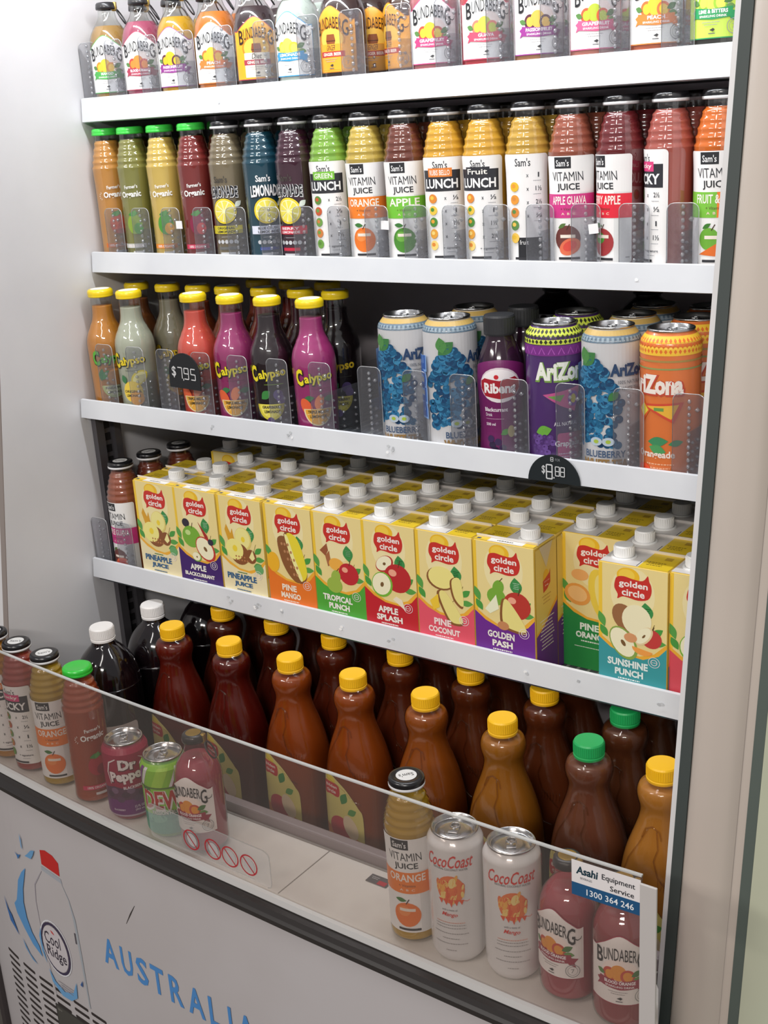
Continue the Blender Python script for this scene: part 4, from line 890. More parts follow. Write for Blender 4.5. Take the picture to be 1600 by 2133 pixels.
# ================================================================== JUICE CARTONS
CW, CD, CH = .0935, .0615, .1985
def carton_art(A, name, low, fr, namec='#f2efe6', plain=False):
    w2 = CW / 2 - .0003; H = CH
    A.rect(-w2, .0, w2, H - .001, '#ecd894'); A.ell(0, .145, .030, .040, '#f0e2ac', same=False)
    A.rect(-w2, 0, -w2 + .005, H - .001, '#efc63c')
    # wavy lower band
    A.poly([(-w2, .078), (-.030, .066), (-.010, .056), (.010, .054), (.030, .062), (w2, .080), (w2, .0), (-w2, .0)], '#eeb03a')
    A.poly([(-w2, .0), (w2, .0), (w2, .073), (.036, .060), (.015, .050), (-.010, .052), (-.030, .060), (-w2, .073)], low)
    # logo
    A.ell(-.006, .171, .0155, .0125, '#efbd2c'); A.ell(-.008, .172, .011, .009, '#f4cf4c')
    P = [(-.024, .160), (-.021, .1675), (-.012, .1700), (-.001, .1680), (.011, .1670), (.0165, .1700), (.0205, .1760), (.0225, .1680), (.0250, .162), (.0255, .152), (.021, .1415), (.008, .1375), (-.006, .1395), (-.014, .1395), (-.0205, .1355), (-.0200, .142), (-.0245, .151)]
    A.blob(P, '#c9342c', k=3); A.text('golden', .001, .1585, .039, .0120, '#f5eee6', .025); A.text('circle', .001, .1470, .031, .0105, '#f5eee6', .025)
    A.leaf(.021, .108, .0285, .0185, 98, '#3f8f4c'); A.fine(.0195, .127, .010, 4, .0028, '#dfeadf')
    A.line([(.010, .075), (.024, .090), (.030, .106)], .0008, '#7a6a2c'); A.leaf(.026, .088, .020, .010, 40, '#4c9a44'); A.leaf(.024, .078, .022, .010, 5, '#5aa04a'); A.leaf(-.046, .112, .024, .010, -70, '#5aa04a'); A.leaf(-.044, .092, .020, .010, -60, '#4c9a44')
    def apple(x, y, r, c, hi='#f0a88c'): A.ell(x, y, r, r * 1.02, c); A.ell(x - r * .35, y + r * .35, r * .3, r * .25, hi); A.line([(x + r * .1, y + r * .8), (x + r * .25, y + r * 1.35)], .0012, '#5a3a22')
    def half(x, y, a, b, c, rot): A.ell(x, y, a, b, c, rot=rot); A.ell(x - .001, y + .0008, a * .87, b * .87, '#f4eecb', rot=rot); A.ell(x, y, a * .16, b * .2, '#7a5a34', rot=rot)
    def pear(x, y, s_, c): A.ell(x, y - .006 * s_, .0125 * s_, .012 * s_, c); A.ell(x + .003 * s_, y + .007 * s_, .0075 * s_, .0105 * s_, c, rot=-15); A.line([(x + .005 * s_, y + .016 * s_), (x + .009 * s_, y + .021 * s_)], .0012, '#5a3a22')
    def wedge(P, c='#ece08a', sk='#8a5a30'):
        cx = sum(p[0] for p in P) / len(P); cy = sum(p[1] for p in P) / len(P)
        A.blob([(cx + (x - cx) * 1.12 - .002, cy + (y - cy) * 1.08 - .002) for x, y in P], sk); A.blob(P, c)
    if fr == 'pine':
        A.poly([(-.034, .124), (-.030, .134), (-.022, .118), (-.018, .128), (-.014, .100), (-.026, .098)], '#d9a02c')
        A.ell(.004, .112, .0175, .021, '#e2cf74'); A.ell(.003, .113, .0155, .019, '#f0e694'); A.ell(.004, .111, .004, .005, '#efd53c')
        A.ell(-.006, .083, .020, .020, '#8a5430'); A.ell(.018, .082, .011, .013, '#8a5430'); A.ell(-.016, .090, .0185, .0195, '#f2e88c'); A.ell(-.015, .092, .005, .006, '#efd53c'); A.poly([(.014, .080), (.022, .094), (.026, .080), (.020, .074)], '#f2e8a0')
        for k in range(9): A.ell(-.014 + (k % 5) * .006, .072 + (k // 5) * .006, .0018, .0018, '#b87c4c', same=k > 0, n=8)
        A.leaf(.022, .064, .018, .010, 20, '#5a9a4c'); A.ell(.033, .061, .009, .009, '#6aa86a')
    elif fr == 'black': A.ell(-.024, .122, .008, .008, '#35303c'); apple(-.014, .097, .020, '#7ab03c', '#c4dc8c'); A.poly([(.003, .128), (.022, .104), (.026, .090), (.016, .100)], '#a8302c'); half(.015, .078, .019, .025, '#c23a32', 35); half(-.006, .060, .010, .009, '#7ab03c', 0); A.ell(.028, .093, .006, .006, '#3a3044')
    elif fr == 'mango': wedge([(-.004, .134), (.018, .130), (.032, .078), (.024, .058), (.010, .066)], '#ead73a', '#8a5430'); A.blob([(-.022, .126), (-.006, .131), (.002, .108), (.012, .080), (.021, .058), (.010, .052), (-.006, .066), (-.018, .092)], '#8a5a34'); A.blob([(-.007, .132), (-.001, .132), (.009, .098), (.022, .062), (.017, .058), (.004, .090)], '#f2eca0'); [A.ell(-.014 + (q % 3) * .006 + (q // 3) * .005, .118 - (q // 3) * .013, .0022, .0028, '#b8845a', same=q > 0, n=8) for q in range(14)]; A.ell(-.034, .082, .012, .018, '#eeb42c')
    elif fr == 'tropic': A.poly([(-.034, .120), (-.020, .134), (-.018, .122), (-.024, .112)], '#9a5a3a'); A.poly([(-.024, .112), (-.016, .122), (-.014, .098), (-.020, .094)], '#a86a44'); A.ell(-.004, .100, .014, .011, '#eeb04a'); apple(.018, .087, .0185, '#bf2c34'); pear(-.010, .070, 1.15, '#9cb84c')
    elif fr == 'splash': half(-.008, .118, .018, .012, '#b83a34', 40); apple(.014, .097, .0235, '#bb2c30'); half(-.014, .082, .0185, .022, '#7ab83c', -18); A.poly([(.004, .060), (.026, .044), (.020, .062), (.010, .066)], '#efe3c8')
    elif fr == 'coco': A.ell(-.006, .112, .024, .019, '#8a5a34'); A.ell(-.005, .114, .022, .018, '#f0e48c'); wedge([(.012, .112), (.026, .116), (.030, .074), (.016, .084)]); wedge([(-.010, .086), (.002, .090), (.028, .050), (.016, .042), (.004, .050)]); A.poly([(-.026, .072), (-.012, .086), (-.010, .064), (-.020, .058)], '#efc93c')
    elif fr == 'pash': pear(-.012, .108, 1.15, '#7aac3c'); apple(.020, .092, .021, '#bb3a30'); A.poly([(-.030, .078), (-.012, .104), (-.008, .082), (-.022, .072)], '#eef0d0'); wedge([(.0, .098), (.012, .092), (.034, .056), (.016, .052), (-.002, .062)]); A.ell(-.002, .056, .009, .007, '#c98a5c')
    elif fr == 'orange': A.ell(-.020, .122, .013, .009, '#eeb06a'); A.ell(.012, .094, .018, .042, '#efd24c', rot=12); A.ell(.016, .092, .012, .036, '#f4e48c', rot=12); A.ell(-.024, .090, .020, .017, '#e8a04c', rot=-20); A.ell(-.024, .091, .015, .012, '#f2c07c', rot=-20)
    elif fr == 'sun': A.ell(-.010, .108, .016, .022, '#9a6a44', rot=30); A.ell(.006, .108, .020, .023, '#f2eac4'); half(-.012, .070, .017, .026, '#8aa84c', 30); apple(.026, .084, .014, '#c4403c'); half(.016, .086, .009, .017, '#e8d0a0', -35); A.ell(.014, .066, .014, .009, '#f0a04c', rot=-10, a0=180, a1=360); A.ell(-.002, .080, .009, .007, '#d99a6a')
    A.ring(.030, .0495, .0072, .0080, '#e8dede'); A.ell(.030, .0495, .0066, .0066, {'#f2efe6': '#d8b8b8'}.get(namec, '#cfd8c4')) if False else A.ring(.030, .0495, .0036, .0046, '#e8dede')
    A.fine(.030, .049, .008, 1, .003, '#e8dede')
    a, b = name; A.text(a, -.006, .0395, .0067 * len(a) + .002, .0112, namec, .04); A.text(b, -.004, .0255, min(.0070 * len(b) + .004, .066), .0105 if len(b) < 9 else .0075, namec, .045)
    A.fine(-.004, .0145, .030, 1, .0045, namec, th=.45); A.fine(-.004, .005, .050, 1, .003, namec, th=.4)
    if fr == 'pine': A.fine(-.004, .0475, .020, 1, .004, '#4c7a3c', th=.5)
    A.remap(lambda y: y if y < .0004 or y > CH - .0025 else min(.0277 + .916 * y, CH - .003))
KINDS_ = {'pine': (('PINEAPPLE', 'JUICE'), '#ecdfb4', '#2f5f8c'), 'black': (('APPLE', 'BLACKCURRANT'), '#42226c', '#f2efe6'), 'mango': (('PINE', 'MANGO'), '#e8782a', '#f2e6d2'), 'tropic': (('TROPICAL', 'PUNCH'), '#4fa63a', '#f2efe6'),
          'splash': (('APPLE', 'SPLASH'), '#c22430', '#f2efe6'), 'coco': (('PINE', 'COCONUT'), '#e4576a', '#f6e2e0'), 'pash': (('GOLDEN', 'PASH'), '#6f2c92', '#f2efe6'), 'orange': (('PINE', 'ORANGE'), '#2c8a44', '#e6f0e0'), 'sun': (('SUNSHINE', 'PUNCH'), '#3c9aa0', '#e6f2ee'), 'red': (('APPLE', 'SPLASH'), '#d8505c', '#f2efe6')}
def carton(kind, flip, label, loc, group, jit=0.0, detail=True):
    t = empty('juice_carton', loc, math.radians(jit)); tag(t, label, 'juice carton', group)
    nm, low, nc = KINDS_[kind]; w2, d2 = CW / 2, CD / 2
    def box():
        m = MB().bevbox(-w2, w2, -d2, d2, .0, CH, .0022)
        for sx in (-1, 1):   # folded side ears
            x = sx * (w2 + .0006); m.add([(x, -d2 * .8, CH - .004), (x, d2 * .8, CH - .004), (x + sx * .0006, 0, CH - .036), (x - sx * .001, -d2 * .8, CH - .004), (x - sx * .001, d2 * .8, CH - .004), (x - sx * .001, 0, CH - .036)], [(0, 1, 2), (5, 4, 3), (0, 2, 5, 3), (1, 4, 5, 2)])
        return m
    part('cbox', 'box', [mat('#e9c95a', .35)], t, box, False)
    s = -1 if flip else 1; cx, cy = s * (-w2 + .0225), s * (-d2 + .0275)
    def cap():
        m = MB().lathe([(.0165, CH - .0005), (.0165, CH + .0012), (.0135, CH + .0018)], 30).lathe([(.0128, CH + .0008), (.0132, CH + .0025), (.0126, CH + .0150), (.0118, CH + .0165), (0, CH + .0167)], 32)
        for k in range(28): a = 2 * PI * k / 28; m.box(.0127 * math.cos(a) - .0004, .0127 * math.cos(a) + .0004, .0127 * math.sin(a) - .0004, .0127 * math.sin(a) + .0004, CH + .003, CH + .0145)
        return m
    c = part('ccap', 'cap', [mat('#efefed', .38)], t, cap, False); c.location = (cx, cy, 0)
    def top(fl):
        A = Art(3e-5); s_ = -1 if fl else 1; R_ = lambda x0, y0, x1, y1, cc: A.rect(min(s_ * x0, s_ * x1), min(s_ * y0, s_ * y1), max(s_ * x0, s_ * x1), max(s_ * y0, s_ * y1), cc)
        R_(-w2 + .001, -d2 + .001, w2 - .001, d2 - .001, '#dcd8d4'); R_(.006, -d2 + .001, w2 - .001, d2 - .008, '#e8c62c')
        R_(.003, -d2 + .003, .004, -d2 + .020, '#2c2c2e'); R_(w2 - .020, .004, w2 - .010, .014, '#b89420')
        A.fine(s_ * .022, s_ * -.008, .026, 3, .005, '#6a5620', th=.35)
        if fl: A.rect(-w2 + .001, -d2 + .001, w2 - .001, -d2 + .0125, '#f1eee8'); A.rect(-w2 + .001, -d2 + .001, -w2 + .022, -d2 + .0125, '#ecc93a'); A.rect(w2 - .018, -d2 + .001, w2 - .001, -d2 + .0125, '#ecc93a'); A.rect(-w2 + .004, -d2 + .004, -w2 + .010, -d2 + .009, '#3a4a6a'); A.fine(0, -d2 + .006, .024, 1, .005, '#3a3a3c', th=.5)
        return A
    k = ('ctop', flip)
    if k not in _ms: o = top(flip).build('top_print', t, flat_top(CH), None, None, .0002); _ms[k] = o.data
    else: o = bpy.data.objects.new('top_print', _ms[k]); COL.objects.link(o); o.parent = t
    def seam():
        y = -d2 + .0135 if flip else d2 - .007
        return MB().add([(-w2 - .0005, y - .0006, CH), (w2 + .0005, y - .0006, CH), (w2 + .0005, y - .0026, CH + .0042), (-w2 - .0005, y - .0016, CH + .0036), (-w2 - .0005, y + .0006, CH), (w2 + .0005, y + .0006, CH), (w2 + .0005, y - .0012, CH + .0044), (-w2 - .0005, y - .0002, CH + .0038)], [(0, 1, 2, 3), (7, 6, 5, 4), (3, 2, 6, 7), (0, 3, 7, 4), (1, 5, 6, 2)])
    part(('cseam', flip), 'top_seam', [mat('#e4dfda', .4)], t, seam, False)
    kk = ('cart', kind)
    if detail:
        if kk not in _ms: A = Art(2.5e-5); carton_art(A, nm, low, 'splash' if kind == 'red' else kind, nc); o = A.build('front_print', t, flat_front(-d2), None); _ms[kk] = o.data
        else: o = bpy.data.objects.new('front_print', _ms[kk]); COL.objects.link(o); o.parent = t
        kk = ('cside', kind)
        if kk not in _ms:
            A = Art(4e-5); A.rect(-d2 + .001, .001, d2 - .001, CH - .004, '#e9cf6c'); A.poly([(-d2 + .0008, .0), (d2 - .0008, .0), (d2 - .0008, .112), (.010, .098), (-.010, .082), (-d2 + .0008, .074)], '#eeb03a'); A.poly([(-d2 + .0008, .0), (d2 - .0008, .0), (d2 - .0008, .105), (.010, .092), (-.010, .078), (-d2 + .0008, .070)], low)
            A.ell(-.001, .150, .008, .010, '#efbd2c'); A.poly([(-.010, .145), (.008, .152), (.011, .158), (.011, .138), (.002, .131), (-.009, .128)], '#c9342c'); A.fine(.001, .142, .014, 2, .006, '#f2e6e0'); A.fine(.0, .122, .026, 3, .005, '#c8a050'); A.fine(.0, .088, .040, 9, .0052, nc)
            A.poly([(-d2 + .012, CH - .003), (d2 - .012, CH - .003), (0, CH - .036)], '#d8d0b0'); o = A.build('side_print', t, flat_right(w2), None, None, .0016); _ms[kk] = o.data
        else: o = bpy.data.objects.new('side_print', _ms[kk]); COL.objects.link(o); o.parent = t
    return t
Z4 = .748
front = [('pine', True, 'pineapple juice carton with cream lower half, leftmost carton', -1.4385), ('black', True, 'dark purple and yellow carton picturing a green apple and blackcurrants', -1.3465), ('pine', True, 'cream pineapple juice carton standing between the dark purple and orange ones', -1.2500),
         ('mango', True, 'yellow and orange carton picturing a pineapple wedge', -1.1520), ('tropic', False, 'yellow and bright green carton picturing a pear and red apple', -1.0570), ('splash', False, 'yellow and deep red carton picturing red and green apples', -.9640),
         ('coco', False, 'yellow and coral pink carton picturing pineapple chunks', -.8690), ('pash', True, 'yellow and violet carton showing its side beside the gap', -.7740)]
Y0 = 1.3325
cols = [(x, k, lab) for k, f, lab, x in front]
short = ['leftmost pineapple', 'dark purple', 'second pineapple', 'orange', 'bright green', 'deep red', 'coral pink', 'violet', 'dark green', 'turquoise']
for k, fl, lab, x in front: carton(k, fl, lab + ' on the carton shelf', (x, Y0, Z4), 'juice cartons at the front of the carton shelf', jit=random.uniform(-.6, .6))
carton('orange', False, 'yellow and dark green carton set one row back in the gap', (-.6795, Y0 + .079, Z4), 'juice cartons at the front of the carton shelf')
carton('sun', False, 'yellow and turquoise carton picturing a sliced pear, near the right pillar', (-.5868, Y0, Z4), 'juice cartons at the front of the carton shelf')
carton('red', False, 'yellow and red carton mostly hidden behind the right pillar', (-.4926, Y0 + .004, Z4), 'juice cartons at the front of the carton shelf')
cx_ = [-1.4385, -1.3465, -1.2500, -1.1520, -1.0570, -.9640, -.8690, -.7740, -.6795, -.5862]
kk_ = ['pine', 'black', 'pine', 'mango', 'tropic', 'splash', 'coco', 'pash', 'orange', 'sun']
for ci, (x, k) in enumerate(zip(cx_, kk_)):
    for r in range(1, 6):
        if ci == 8 and r == 1: continue
        if ci == 0 and r in (2,): continue
        if ci == 0 and r > 3: continue
        if ci == 1 and r == 5: continue
        fl = (ci == 0 and r == 1)
        y = Y0 + .0625 * r + (.017 if ci == 8 else .0) + (.003 if ci < 4 else 0)
        carton(k, fl, 'yellow-topped juice carton in the %s row, in line behind the %s carton' % (words[r], short[ci]), (x + random.uniform(-.0008, .0008), y, Z4), 'juice cartons standing in rows behind the front ones', jit=random.uniform(-.8, .8), detail=(r == 1 or ci in (0, 8)))
# lone ribbed bottles left of the cartons
ribbed('peach-brown juice bottle with magenta-banded label, left end of the carton shelf', vitamin('APPLE GUAVA', '#d03a86', 'guava'), '#a85a40', loc=(-1.552, 1.338, Z4), rot=az(-1.55, 1.34) - 40, disc=2, group='ribbed bottles at the left of the carton shelf')
for y, lab in ((1.402, 'dark-lidded juice bottle directly behind the first bottle left of the cartons'), (1.468, 'dark-lidded juice bottle, third back in the lane left of the cartons')):
    ribbed(lab, None, '#8c4634', loc=(-1.556 + (y - 1.338) * .12, y, Z4), rot=60, disc=2, group='ribbed bottles at the left of the carton shelf')

# ================================================================== TWO-LITRE BOTTLES ON THE BASE DECK
ZD = .4275
secs = [(.000, .034, .027, 2.6), (.003, .044, .035, 2.8), (.010, .0480, .0385, 3.0), (.03, .0500, .0402, 3.2), (.08, .0505, .0405, 3.2), (.13, .0505, .0405, 3.0), (.155, .0500, .0402, 2.7), (.175, .0480, .0395, 2.4), (.195, .0435, .0380, 2.2), (.213, .0375, .0350, 2.1), (.230, .0315, .0305, 2.0),
        (.243, .0278, .0278, 2.0), (.252, .0268, .0268, 2.0), (.260, .0278, .0278, 2.0), (.268, .0300, .0300, 2.0), (.277, .0310, .0310, 2.0), (.285, .0290, .0290, 2.0), (.291, .0245, .0245, 2.0), (.2955, .0190, .0190, 2.0), (.298, .0165, .0165, 2.0)]
def spline_secs(S, n=3, d=0.0):
    out = []
    for i in range(len(S) - 1):
        a, b = S[i], S[i + 1]; p = S[max(i - 1, 0)]; q = S[min(i + 2, len(S) - 1)]
        for k in range(n):
            t = k / n; v = [.5 * (2 * a[j] + (b[j] - p[j]) * t + (2 * p[j] - 5 * a[j] + 4 * b[j] - q[j]) * t * t + (3 * a[j] - p[j] - 3 * b[j] + q[j]) * t ** 3) for j in range(4)]
            out.append((a[0] + (b[0] - a[0]) * t, v[1] - d, v[2] - d, v[3]))
    out.append((S[-1][0], S[-1][1] - d, S[-1][2] - d, S[-1][3])); return out
SS = spline_secs(secs)
def capmesh(r=.0195, z0=.2925, h=.022):
    m = MB().lathe([(r - .002, z0), (r, z0 + .0005), (r + .0003, z0 + .004), (r - .0006, z0 + .0048), (r - .0006, z0 + .0056), (r, z0 + .0064), (r - .0002, z0 + h - .002), (r - .0014, z0 + h), (0, z0 + h + .0002)], 44)
    for k in range(44): a = 2 * PI * k / 44; m.box(r * math.cos(a) - .0003, r * math.cos(a) + .0003, r * math.sin(a) - .0003, r * math.sin(a) + .0003, z0 + .007, z0 + h - .003)
    return m
def wrap2(u, v, o):
    for s0, s1 in zip(SS, SS[1:]):
        if s0[0] <= v <= s1[0] + 1e-9:
            t = (v - s0[0]) / max(s1[0] - s0[0], 1e-9); a, b, e = (s0[j] + (s1[j] - s0[j]) * t for j in (1, 2, 3)); break
    else: a, b, e = SS[0][1:]
    q = min(abs(u) / a, .999); y = b * (1 - q ** e) ** (1 / e); return (u * (1 + o / a), -(y + o), v)
def flagon(label, jc, capc, loc, rot=0, group='two-litre juice bottles at the front of the base', art=True):
    t = empty('two_litre_bottle', loc, math.radians(rot)); tag(t, label, 'juice bottle', group)
    part('fg', 'bottle', [PET], t, lambda: MB().loft(SS, 52))
    J = [s_ for s_ in spline_secs(secs, 3, .0011) if .003 <= s_[0] <= .288]
    part('fj', 'juice', [mat(jc, .3, spec=.3)], t, lambda: MB().loft(J, 48))
    c = part('fc' + capc, 'cap', [mat(capc, .42)], t, capmesh, False)
    def ribs():
        m = MB()
        for k in range(7):
            x = .012 + k * .0038; y0 = wrap2(x, .170, 0)[1]; m.tube([(x + .001 * math.sin(q), wrap2(x, .163 + .0045 * q - k * .0006, 0)[1] - .0002, .163 + .0045 * q - k * .0006) for q in range(4)], .0006, 5)
        # moulded grip outlines
        for pts in ([(-.006, .236), (-.016, .215), (-.030, .190), (-.037, .168), (-.034, .152), (-.018, .150), (.0, .142), (.016, .128), (.030, .124)], [(.006, .236), (.010, .215), (.006, .200), (.012, .180), (.024, .165), (.036, .150)], [(-.013, .224), (-.009, .236), (0, .241), (.009, .236), (.013, .224)]):
            cc = []
            for i in range(len(pts) - 1):
                for k in range(6): cc.append((pts[i][0] + (pts[i + 1][0] - pts[i][0]) * k / 6, pts[i][1] + (pts[i + 1][1] - pts[i][1]) * k / 6))
            m.tube([wrap2(a, b, -.0002) for a, b in cc], .0011, 6)
        return m
    part('fr', 'grip_ribs', [PET], t, ribs)
    if art:
        if 'flab' not in _ms:
            A = Art(3e-5); P = [(-.043, .004), (.030, .004), (.030, .104), (.024, .118), (.014, .132), (.002, .146), (-.012, .158), (-.024, .166), (-.033, .1675), (-.040, .163), (-.043, .152)]
            A.blob([(-.043, .004), (-.010, .004), (.030, .004), (.030, .050), (.030, .104), (.024, .118), (.014, .132), (.002, .145), (-.012, .155), (-.024, .161), (-.036, .160), (-.042, .150), (-.043, .100), (-.043, .050)], '#d9cd7a', k=4); A.poly([(-.043, .004), (.030, .004), (.030, .060), (.005, .070), (-.043, .075)], '#d98a4c')
            A.ell(-.026, .152, .010, .007, '#e8cf3a'); A.blob([(-.041, .145), (-.026, .149), (-.012, .1475), (-.008, .140), (-.011, .128), (-.026, .129), (-.040, .127)], '#c22c30'); A.text('golden', -.0255, .142, .025, .0065, '#f0e4dc', .02); A.text('circle', -.0255, .1345, .020, .0055, '#f0e4dc', .02)
            A.leaf(-.006, .118, .022, .013, 65, '#3f8a44'); A.leaf(.004, .104, .018, .011, 30, '#5a9a4c'); A.ell(-.012, .076, .019, .020, '#b8404c'); A.ell(.008, .082, .012, .020, '#e2cfb0', rot=20); A.ell(.018, .050, .008, .008, '#7aa060'); A.text('JUICE', -.008, .035, .035, .012, '#f2e2c8', .03)
            _ms['flab'] = A.build('label', t, wrap2, .004, .01).data
        else: o = bpy.data.objects.new('label', _ms['flab']); COL.objects.link(o); o.parent = t
    return t
YC, GC = '#f4bf1a', '#1fa85a'
for x, y, jc, cc, lab in [(-1.347, 1.222, '#5c160e', YC, 'dark red two-litre bottle with yellow cap, next to the white-capped black bottles'), (-1.222, 1.221, '#54120e', YC, 'dark red two-litre bottle with yellow cap, second yellow cap from the left'), (-1.100, 1.222, '#8c4216', YC, 'amber-brown two-litre bottle, third yellow cap from the left in front'),
                           (-.982, 1.222, '#8c4416', YC, 'amber-brown two-litre bottle, fourth yellow cap from the left in front'), (-.857, 1.222, '#8e4c18', YC, 'amber two-litre bottle behind the small orange juice bottle of the ledge'), (-.728, 1.211, '#966220', YC, 'golden amber two-litre bottle left of the green-capped one in front'),
                           (-.604, 1.212, '#684032', GC, 'cloudy brown two-litre bottle with green cap in the front row'), (-.503, 1.205, '#b07a36', YC, 'pale orange two-litre bottle cut off by the right pillar')]:
    flagon(lab, jc, cc, (x, y, ZD), rot=random.uniform(-2, 2))
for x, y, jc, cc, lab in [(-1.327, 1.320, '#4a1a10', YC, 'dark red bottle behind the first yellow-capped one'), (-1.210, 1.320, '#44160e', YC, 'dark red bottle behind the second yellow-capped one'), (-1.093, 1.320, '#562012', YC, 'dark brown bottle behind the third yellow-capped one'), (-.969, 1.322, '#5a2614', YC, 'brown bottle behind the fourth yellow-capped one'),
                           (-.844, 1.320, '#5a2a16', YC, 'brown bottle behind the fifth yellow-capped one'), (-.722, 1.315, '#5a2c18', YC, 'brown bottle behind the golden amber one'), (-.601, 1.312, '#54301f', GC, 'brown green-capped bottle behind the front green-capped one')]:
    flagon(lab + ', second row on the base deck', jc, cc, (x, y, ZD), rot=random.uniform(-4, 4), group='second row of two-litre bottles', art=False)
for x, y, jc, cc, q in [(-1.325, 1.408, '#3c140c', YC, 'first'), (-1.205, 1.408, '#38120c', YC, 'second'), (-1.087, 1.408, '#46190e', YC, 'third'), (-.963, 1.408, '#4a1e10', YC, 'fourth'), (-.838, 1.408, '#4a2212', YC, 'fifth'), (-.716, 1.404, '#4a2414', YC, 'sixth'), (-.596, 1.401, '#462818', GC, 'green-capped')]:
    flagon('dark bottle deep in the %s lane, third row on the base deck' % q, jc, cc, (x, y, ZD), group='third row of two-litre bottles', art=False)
# black bottles with white caps
DP = smoothprof([(.0, .003), (.030, .002), (.046, .003), (.0515, .010), (.053, .03), (.053, .19), (.0525, .212), (.0490, .234), (.0400, .254), (.0285, .268), (.0205, .276), (.0180, .283), (.0180, .292)], .004)
for i, (x, y, lab) in enumerate([(-1.462, 1.175, 'black two-litre bottle with white cap and pale label, nearest of the white-capped ones'), (-1.456, 1.283, 'black two-litre bottle with white cap, second of the white-capped ones'), (-1.444, 1.392, 'black two-litre bottle with white cap, deepest of the white-capped ones')]):
    t = empty('two_litre_bottle', (x, y, ZD), math.radians(12)); tag(t, lab, 'juice bottle', 'white-capped black bottles')
    part('dg', 'bottle', [mat('#120b0e', .10, coat=.6)], t, lambda: MB().lathe(DP, 48))
    part('dc', 'cap', [mat('#eeecea', .42)], t, lambda: capmesh(.0200, .283, .024), False)
    if i == 0:
        A = Art(5e-5); A.rect(-.075, .03, .075, .150, '#cfc4be', .006); A.rect(-.075, .03, .075, .078, '#5a3a66'); A.text('JUICE', .0, .125, .06, .016, '#a8444c', .02, shear=.2); A.leaf(-.03, .130, .03, .012, 20, '#4f7a6c'); A.ell(.03, .10, .02, .02, '#6a3a4c'); A.fine(0, .095, .09, 2, .007, '#7a6a6c'); A.build('label', t, wrap(DP, .053), .006)

# ================================================================== DRINKS ON THE LEDGE
ZL = .5505
G = 'drinks standing along the front ledge'
ribbed('amber juice bottle with black panel label, leftmost on the ledge', lunch('LUNCH', 'RUBIS BELLO', '#e8863a', 1), '#c8882c', loc=(-1.550, 1.033, ZL), rot=az(-1.54, 1.02) - 22, disc=1, group=G)
ribbed('pinkish red juice bottle with list label, second from left on the ledge', lunch('LUCKY', 'Lucky', '#d8407c', 0), '#b04038', loc=(-1.483, 1.025, ZL), rot=az(-1.478, 1.016) - 42, disc=1, group=G)
ribbed('yellow juice bottle with orange-banded label left of the green-lidded one on the ledge', vitamin('ORANGE', '#f0822c', 'orange'), '#c8a022', loc=(-1.408, 1.018, ZL), rot=az(-1.395, 1.007) - 12, disc=1, group=G)
ribbed('amber red juice bottle with green lid on the ledge', organic('#b0303a', '#8c2430', '#d0385c'), '#b8502c', '#2fbf3a', loc=(-1.326, 1.011, ZL), rot=az(-1.313, 1.0) + 8, group=G, rim='#2fbf3a')
ribbed('yellow juice bottle with orange-banded label left of the white cans on the ledge', vitamin('ORANGE', '#f0822c', 'orange'), '#d0a224', loc=(-.734, .999, ZL), rot=az(-.73, .997) - 8, disc=2, group=G)
def smallcan(label, x, y, H, rel, body, des, cu=.005):
    t = empty('drink_can', (x, y, ZL), math.radians(az(x, y) + rel)); tag(t, label, 'drink can', G); pf = can_parts(t, .033, H, .0265, mat(body, .25, coat=.6), None, neck=.012)
    A = Art(); des(A); A.build('print', t, wrap(pf, .033), cu, .006); return t
def pepper(A):
    A.rect(-.1035, .0085, .1035, .116, '#9c1c40', same=True); A.poly([(-.1035, .0085), (.1035, .0085), (.1035, .052), (.06, .060), (.02, .050), (-.02, .058), (-.06, .048), (-.1035, .052)], '#5a3550'); A.rect(-.1035, .0085, .1035, .036, '#6f2a72'); A.rect(-.1035, .0085, .1035, .0115, '#b8a8b8')
    for k in range(26): A.ell(-.10 + k * .008, .044 + .008 * math.sin(k * 2.1), .006, .005, ['#4a3044', '#7a5a78', '#5c3c5a'][k % 3], same=k > 0, n=10)
    A.text('Dr', .003, .0925, .026, .0165, '#efe4e6', .05, outline='#5c1228', ow=.002); A.text('Pepper', .003, .073, .054, .021, '#efe4e6', .05, rot=5, outline='#5c1228', ow=.002); A.line([(.020, .102), (.033, .094), (.034, .078), (.028, .066)], [.0005, .002, .002, .0005], '#efe4e6'); A.line([(-.013, .102), (-.024, .096), (-.028, .080), (-.024, .062)], [.0015, .0025, .002, .001], '#efe4e6')
    A.text('BLACKBERRY', .010, .0565, .032, .0045, '#efe0ea', .03, rot=3); A.text('12 FL OZ', .014, .024, .015, .004, '#e2d2e2', .02); A.text('(355 mL)', .014, .0185, .015, .0035, '#e2d2e2', .02); A.text('BLACKBERRY', -.016, .020, .018, .0028, '#e2d2e2', .02)
smallcan('short maroon and purple can between the green-lidded bottle and the green can', -1.243, 1.009, .122, -6, '#8c1c3c', pepper)
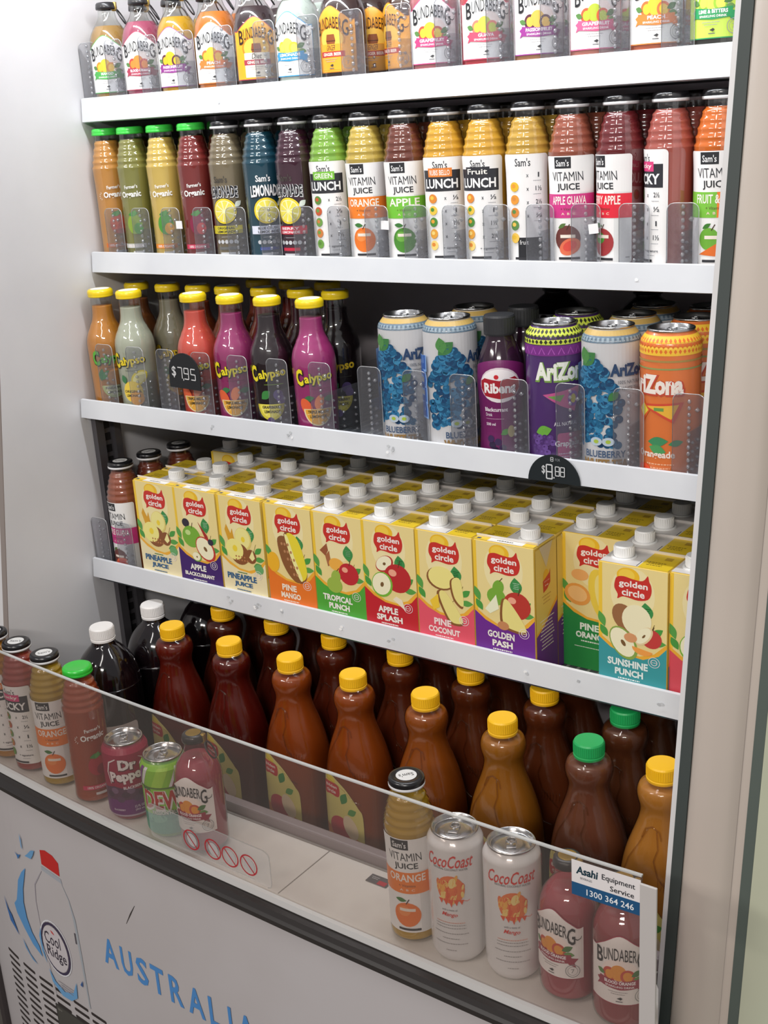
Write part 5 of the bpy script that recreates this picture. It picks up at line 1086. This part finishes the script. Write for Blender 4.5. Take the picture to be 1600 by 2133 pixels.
def dew(A):
    A.rect(-.1035, .0085, .1035, .116, '#8fca3c', same=True); A.rect(-.1035, .0085, .1035, .040, '#4fa88a')
    for k in range(10): A.ell(-.09 + k * .02, .030 + .004 * (k % 3), .014, .007, ['#6fbfa0', '#3f9a80'][k % 2], same=k > 0)
    for x, c, w_ in ((-.034, '#7a2f8a', .007), (-.026, '#e6e6e8', .006), (.0, '#a8d84c', .016), (.020, '#e6e6e8', .005), (.026, '#8c2436', .008), (.036, '#7a2f8a', .005), (-.05, '#e6e6e8', .006), (.055, '#8c2436', .008)): A.poly([(x - w_ / 2 - .006, .083), (x + w_ / 2 - .006, .083), (x + w_ / 2 + .006, .112), (x - w_ / 2 + .006, .112)], c)
    A.rect(-.1035, .0805, .1035, .083, '#5a7a34'); A.text('DEW', .0, .063, .056, .029, '#b8362c', .03, outline='#e8e8e4', ow=.004); A.text('BAJA', -.022, .079, .014, .005, '#2f6a3c', .03); A.text('PASSION FRUIT', .004, .0435, .040, .0062, '#e8efe4', .03, outline='#2f6a54', ow=.001)
smallcan('short lime green can with red lettering left of the pink bottle', -1.160, 1.006, .122, -16, '#6fae4c', dew)
def coco(A):
    A.text('CocoCoast', -.001, .140, .058, .0165, '#d8352c', .01, shear=.25, rot=2); A.text('NATURAL COCONUT WATER', 0, .130, .042, .0028, '#8a8a8c', .02)
    A.ell(0, .103, .0165, .0185, '#ea7a3c'); random.seed(5)
    for k in range(26): a = random.random() * 6.28; r = .015 * random.random() ** .5; A.ell(r * math.cos(a), .103 + r * 1.1 * math.sin(a), .0012 + .0022 * random.random(), .006 * random.random() + .002, random.choice(['#f0b04c', '#e05a2c', '#f2c46c', '#e8743c', '#f2d27c']), rot=random.uniform(-25, 10), n=10, same=k > 0)
    A.ell(.002, .112, .004, .007, '#f2d88a', rot=-15)
    for a in (-.012, -.006, .0, .006, .012): A.poly([(a - .003, .090), (a + .003, .090), (a + .0005, .0815 - .002 * math.cos(a * 300))], '#e4552c')
    A.line([(.014, .089), (.019, .0875), (.022, .089)], .0006, '#e4552c'); A.text('with a taste of', -.002, .076, .018, .0026, '#8a8a8c', .01); A.text('Mango', -.002, .069, .018, .0068, '#d8352c', .01, shear=.3, rot=-2)
    for z, wd in ((.058, .034), (.0545, .036), (.0505, .036), (.043, .042), (.036, .020), (.029, .040), (.020, .012)): A.fine(-.002, z, wd, 1, .0034, '#a2a0a0' if z != .058 else '#e0a08c')
    A.rect(.055, .02, .085, .05, '#77787c'); A.fine(.068, .08, .026, 6, .006, '#8a8a8c'); A.text('CocoCoast', .075, .140, .048, .0135, '#d8352c', .01, shear=.25)
smallcan('tall white can with orange splash standing next to the yellow juice bottle', -.669, .998, .168, -14, '#e2e1e1', coco)
smallcan('tall white can with orange splash, the right one of the two on the ledge', -.598, 1.005, .168, 0, '#e2e1e1', coco)
ringpull('pink ring-pull bottle standing right of the lime green can on the ledge', '#b8485c', '#efe9e6', '#9c3448', 'BLOOD ORANGE', '#c8503c', '#e89a3c', az(-1.086, .998) - 32, (-1.090, 1.003, ZL), G)
ringpull('pink ring-pull bottle standing right of the white cans on the ledge', '#b8505c', '#efe9e6', '#9c3448', 'BLOOD ORANGE', '#c8503c', '#e89a3c', az(-.528, 1.0) - 34, (-.528, 1.006, ZL), G)
ringpull('pink ring-pull bottle at the right end of the ledge under the service sticker', '#a8484f', '#efe9e6', '#9c3448', 'BLOOD ORANGE', '#c8503c', '#e89a3c', az(-.462, 1.0) - 6, (-.4595, 1.000, ZL), G)
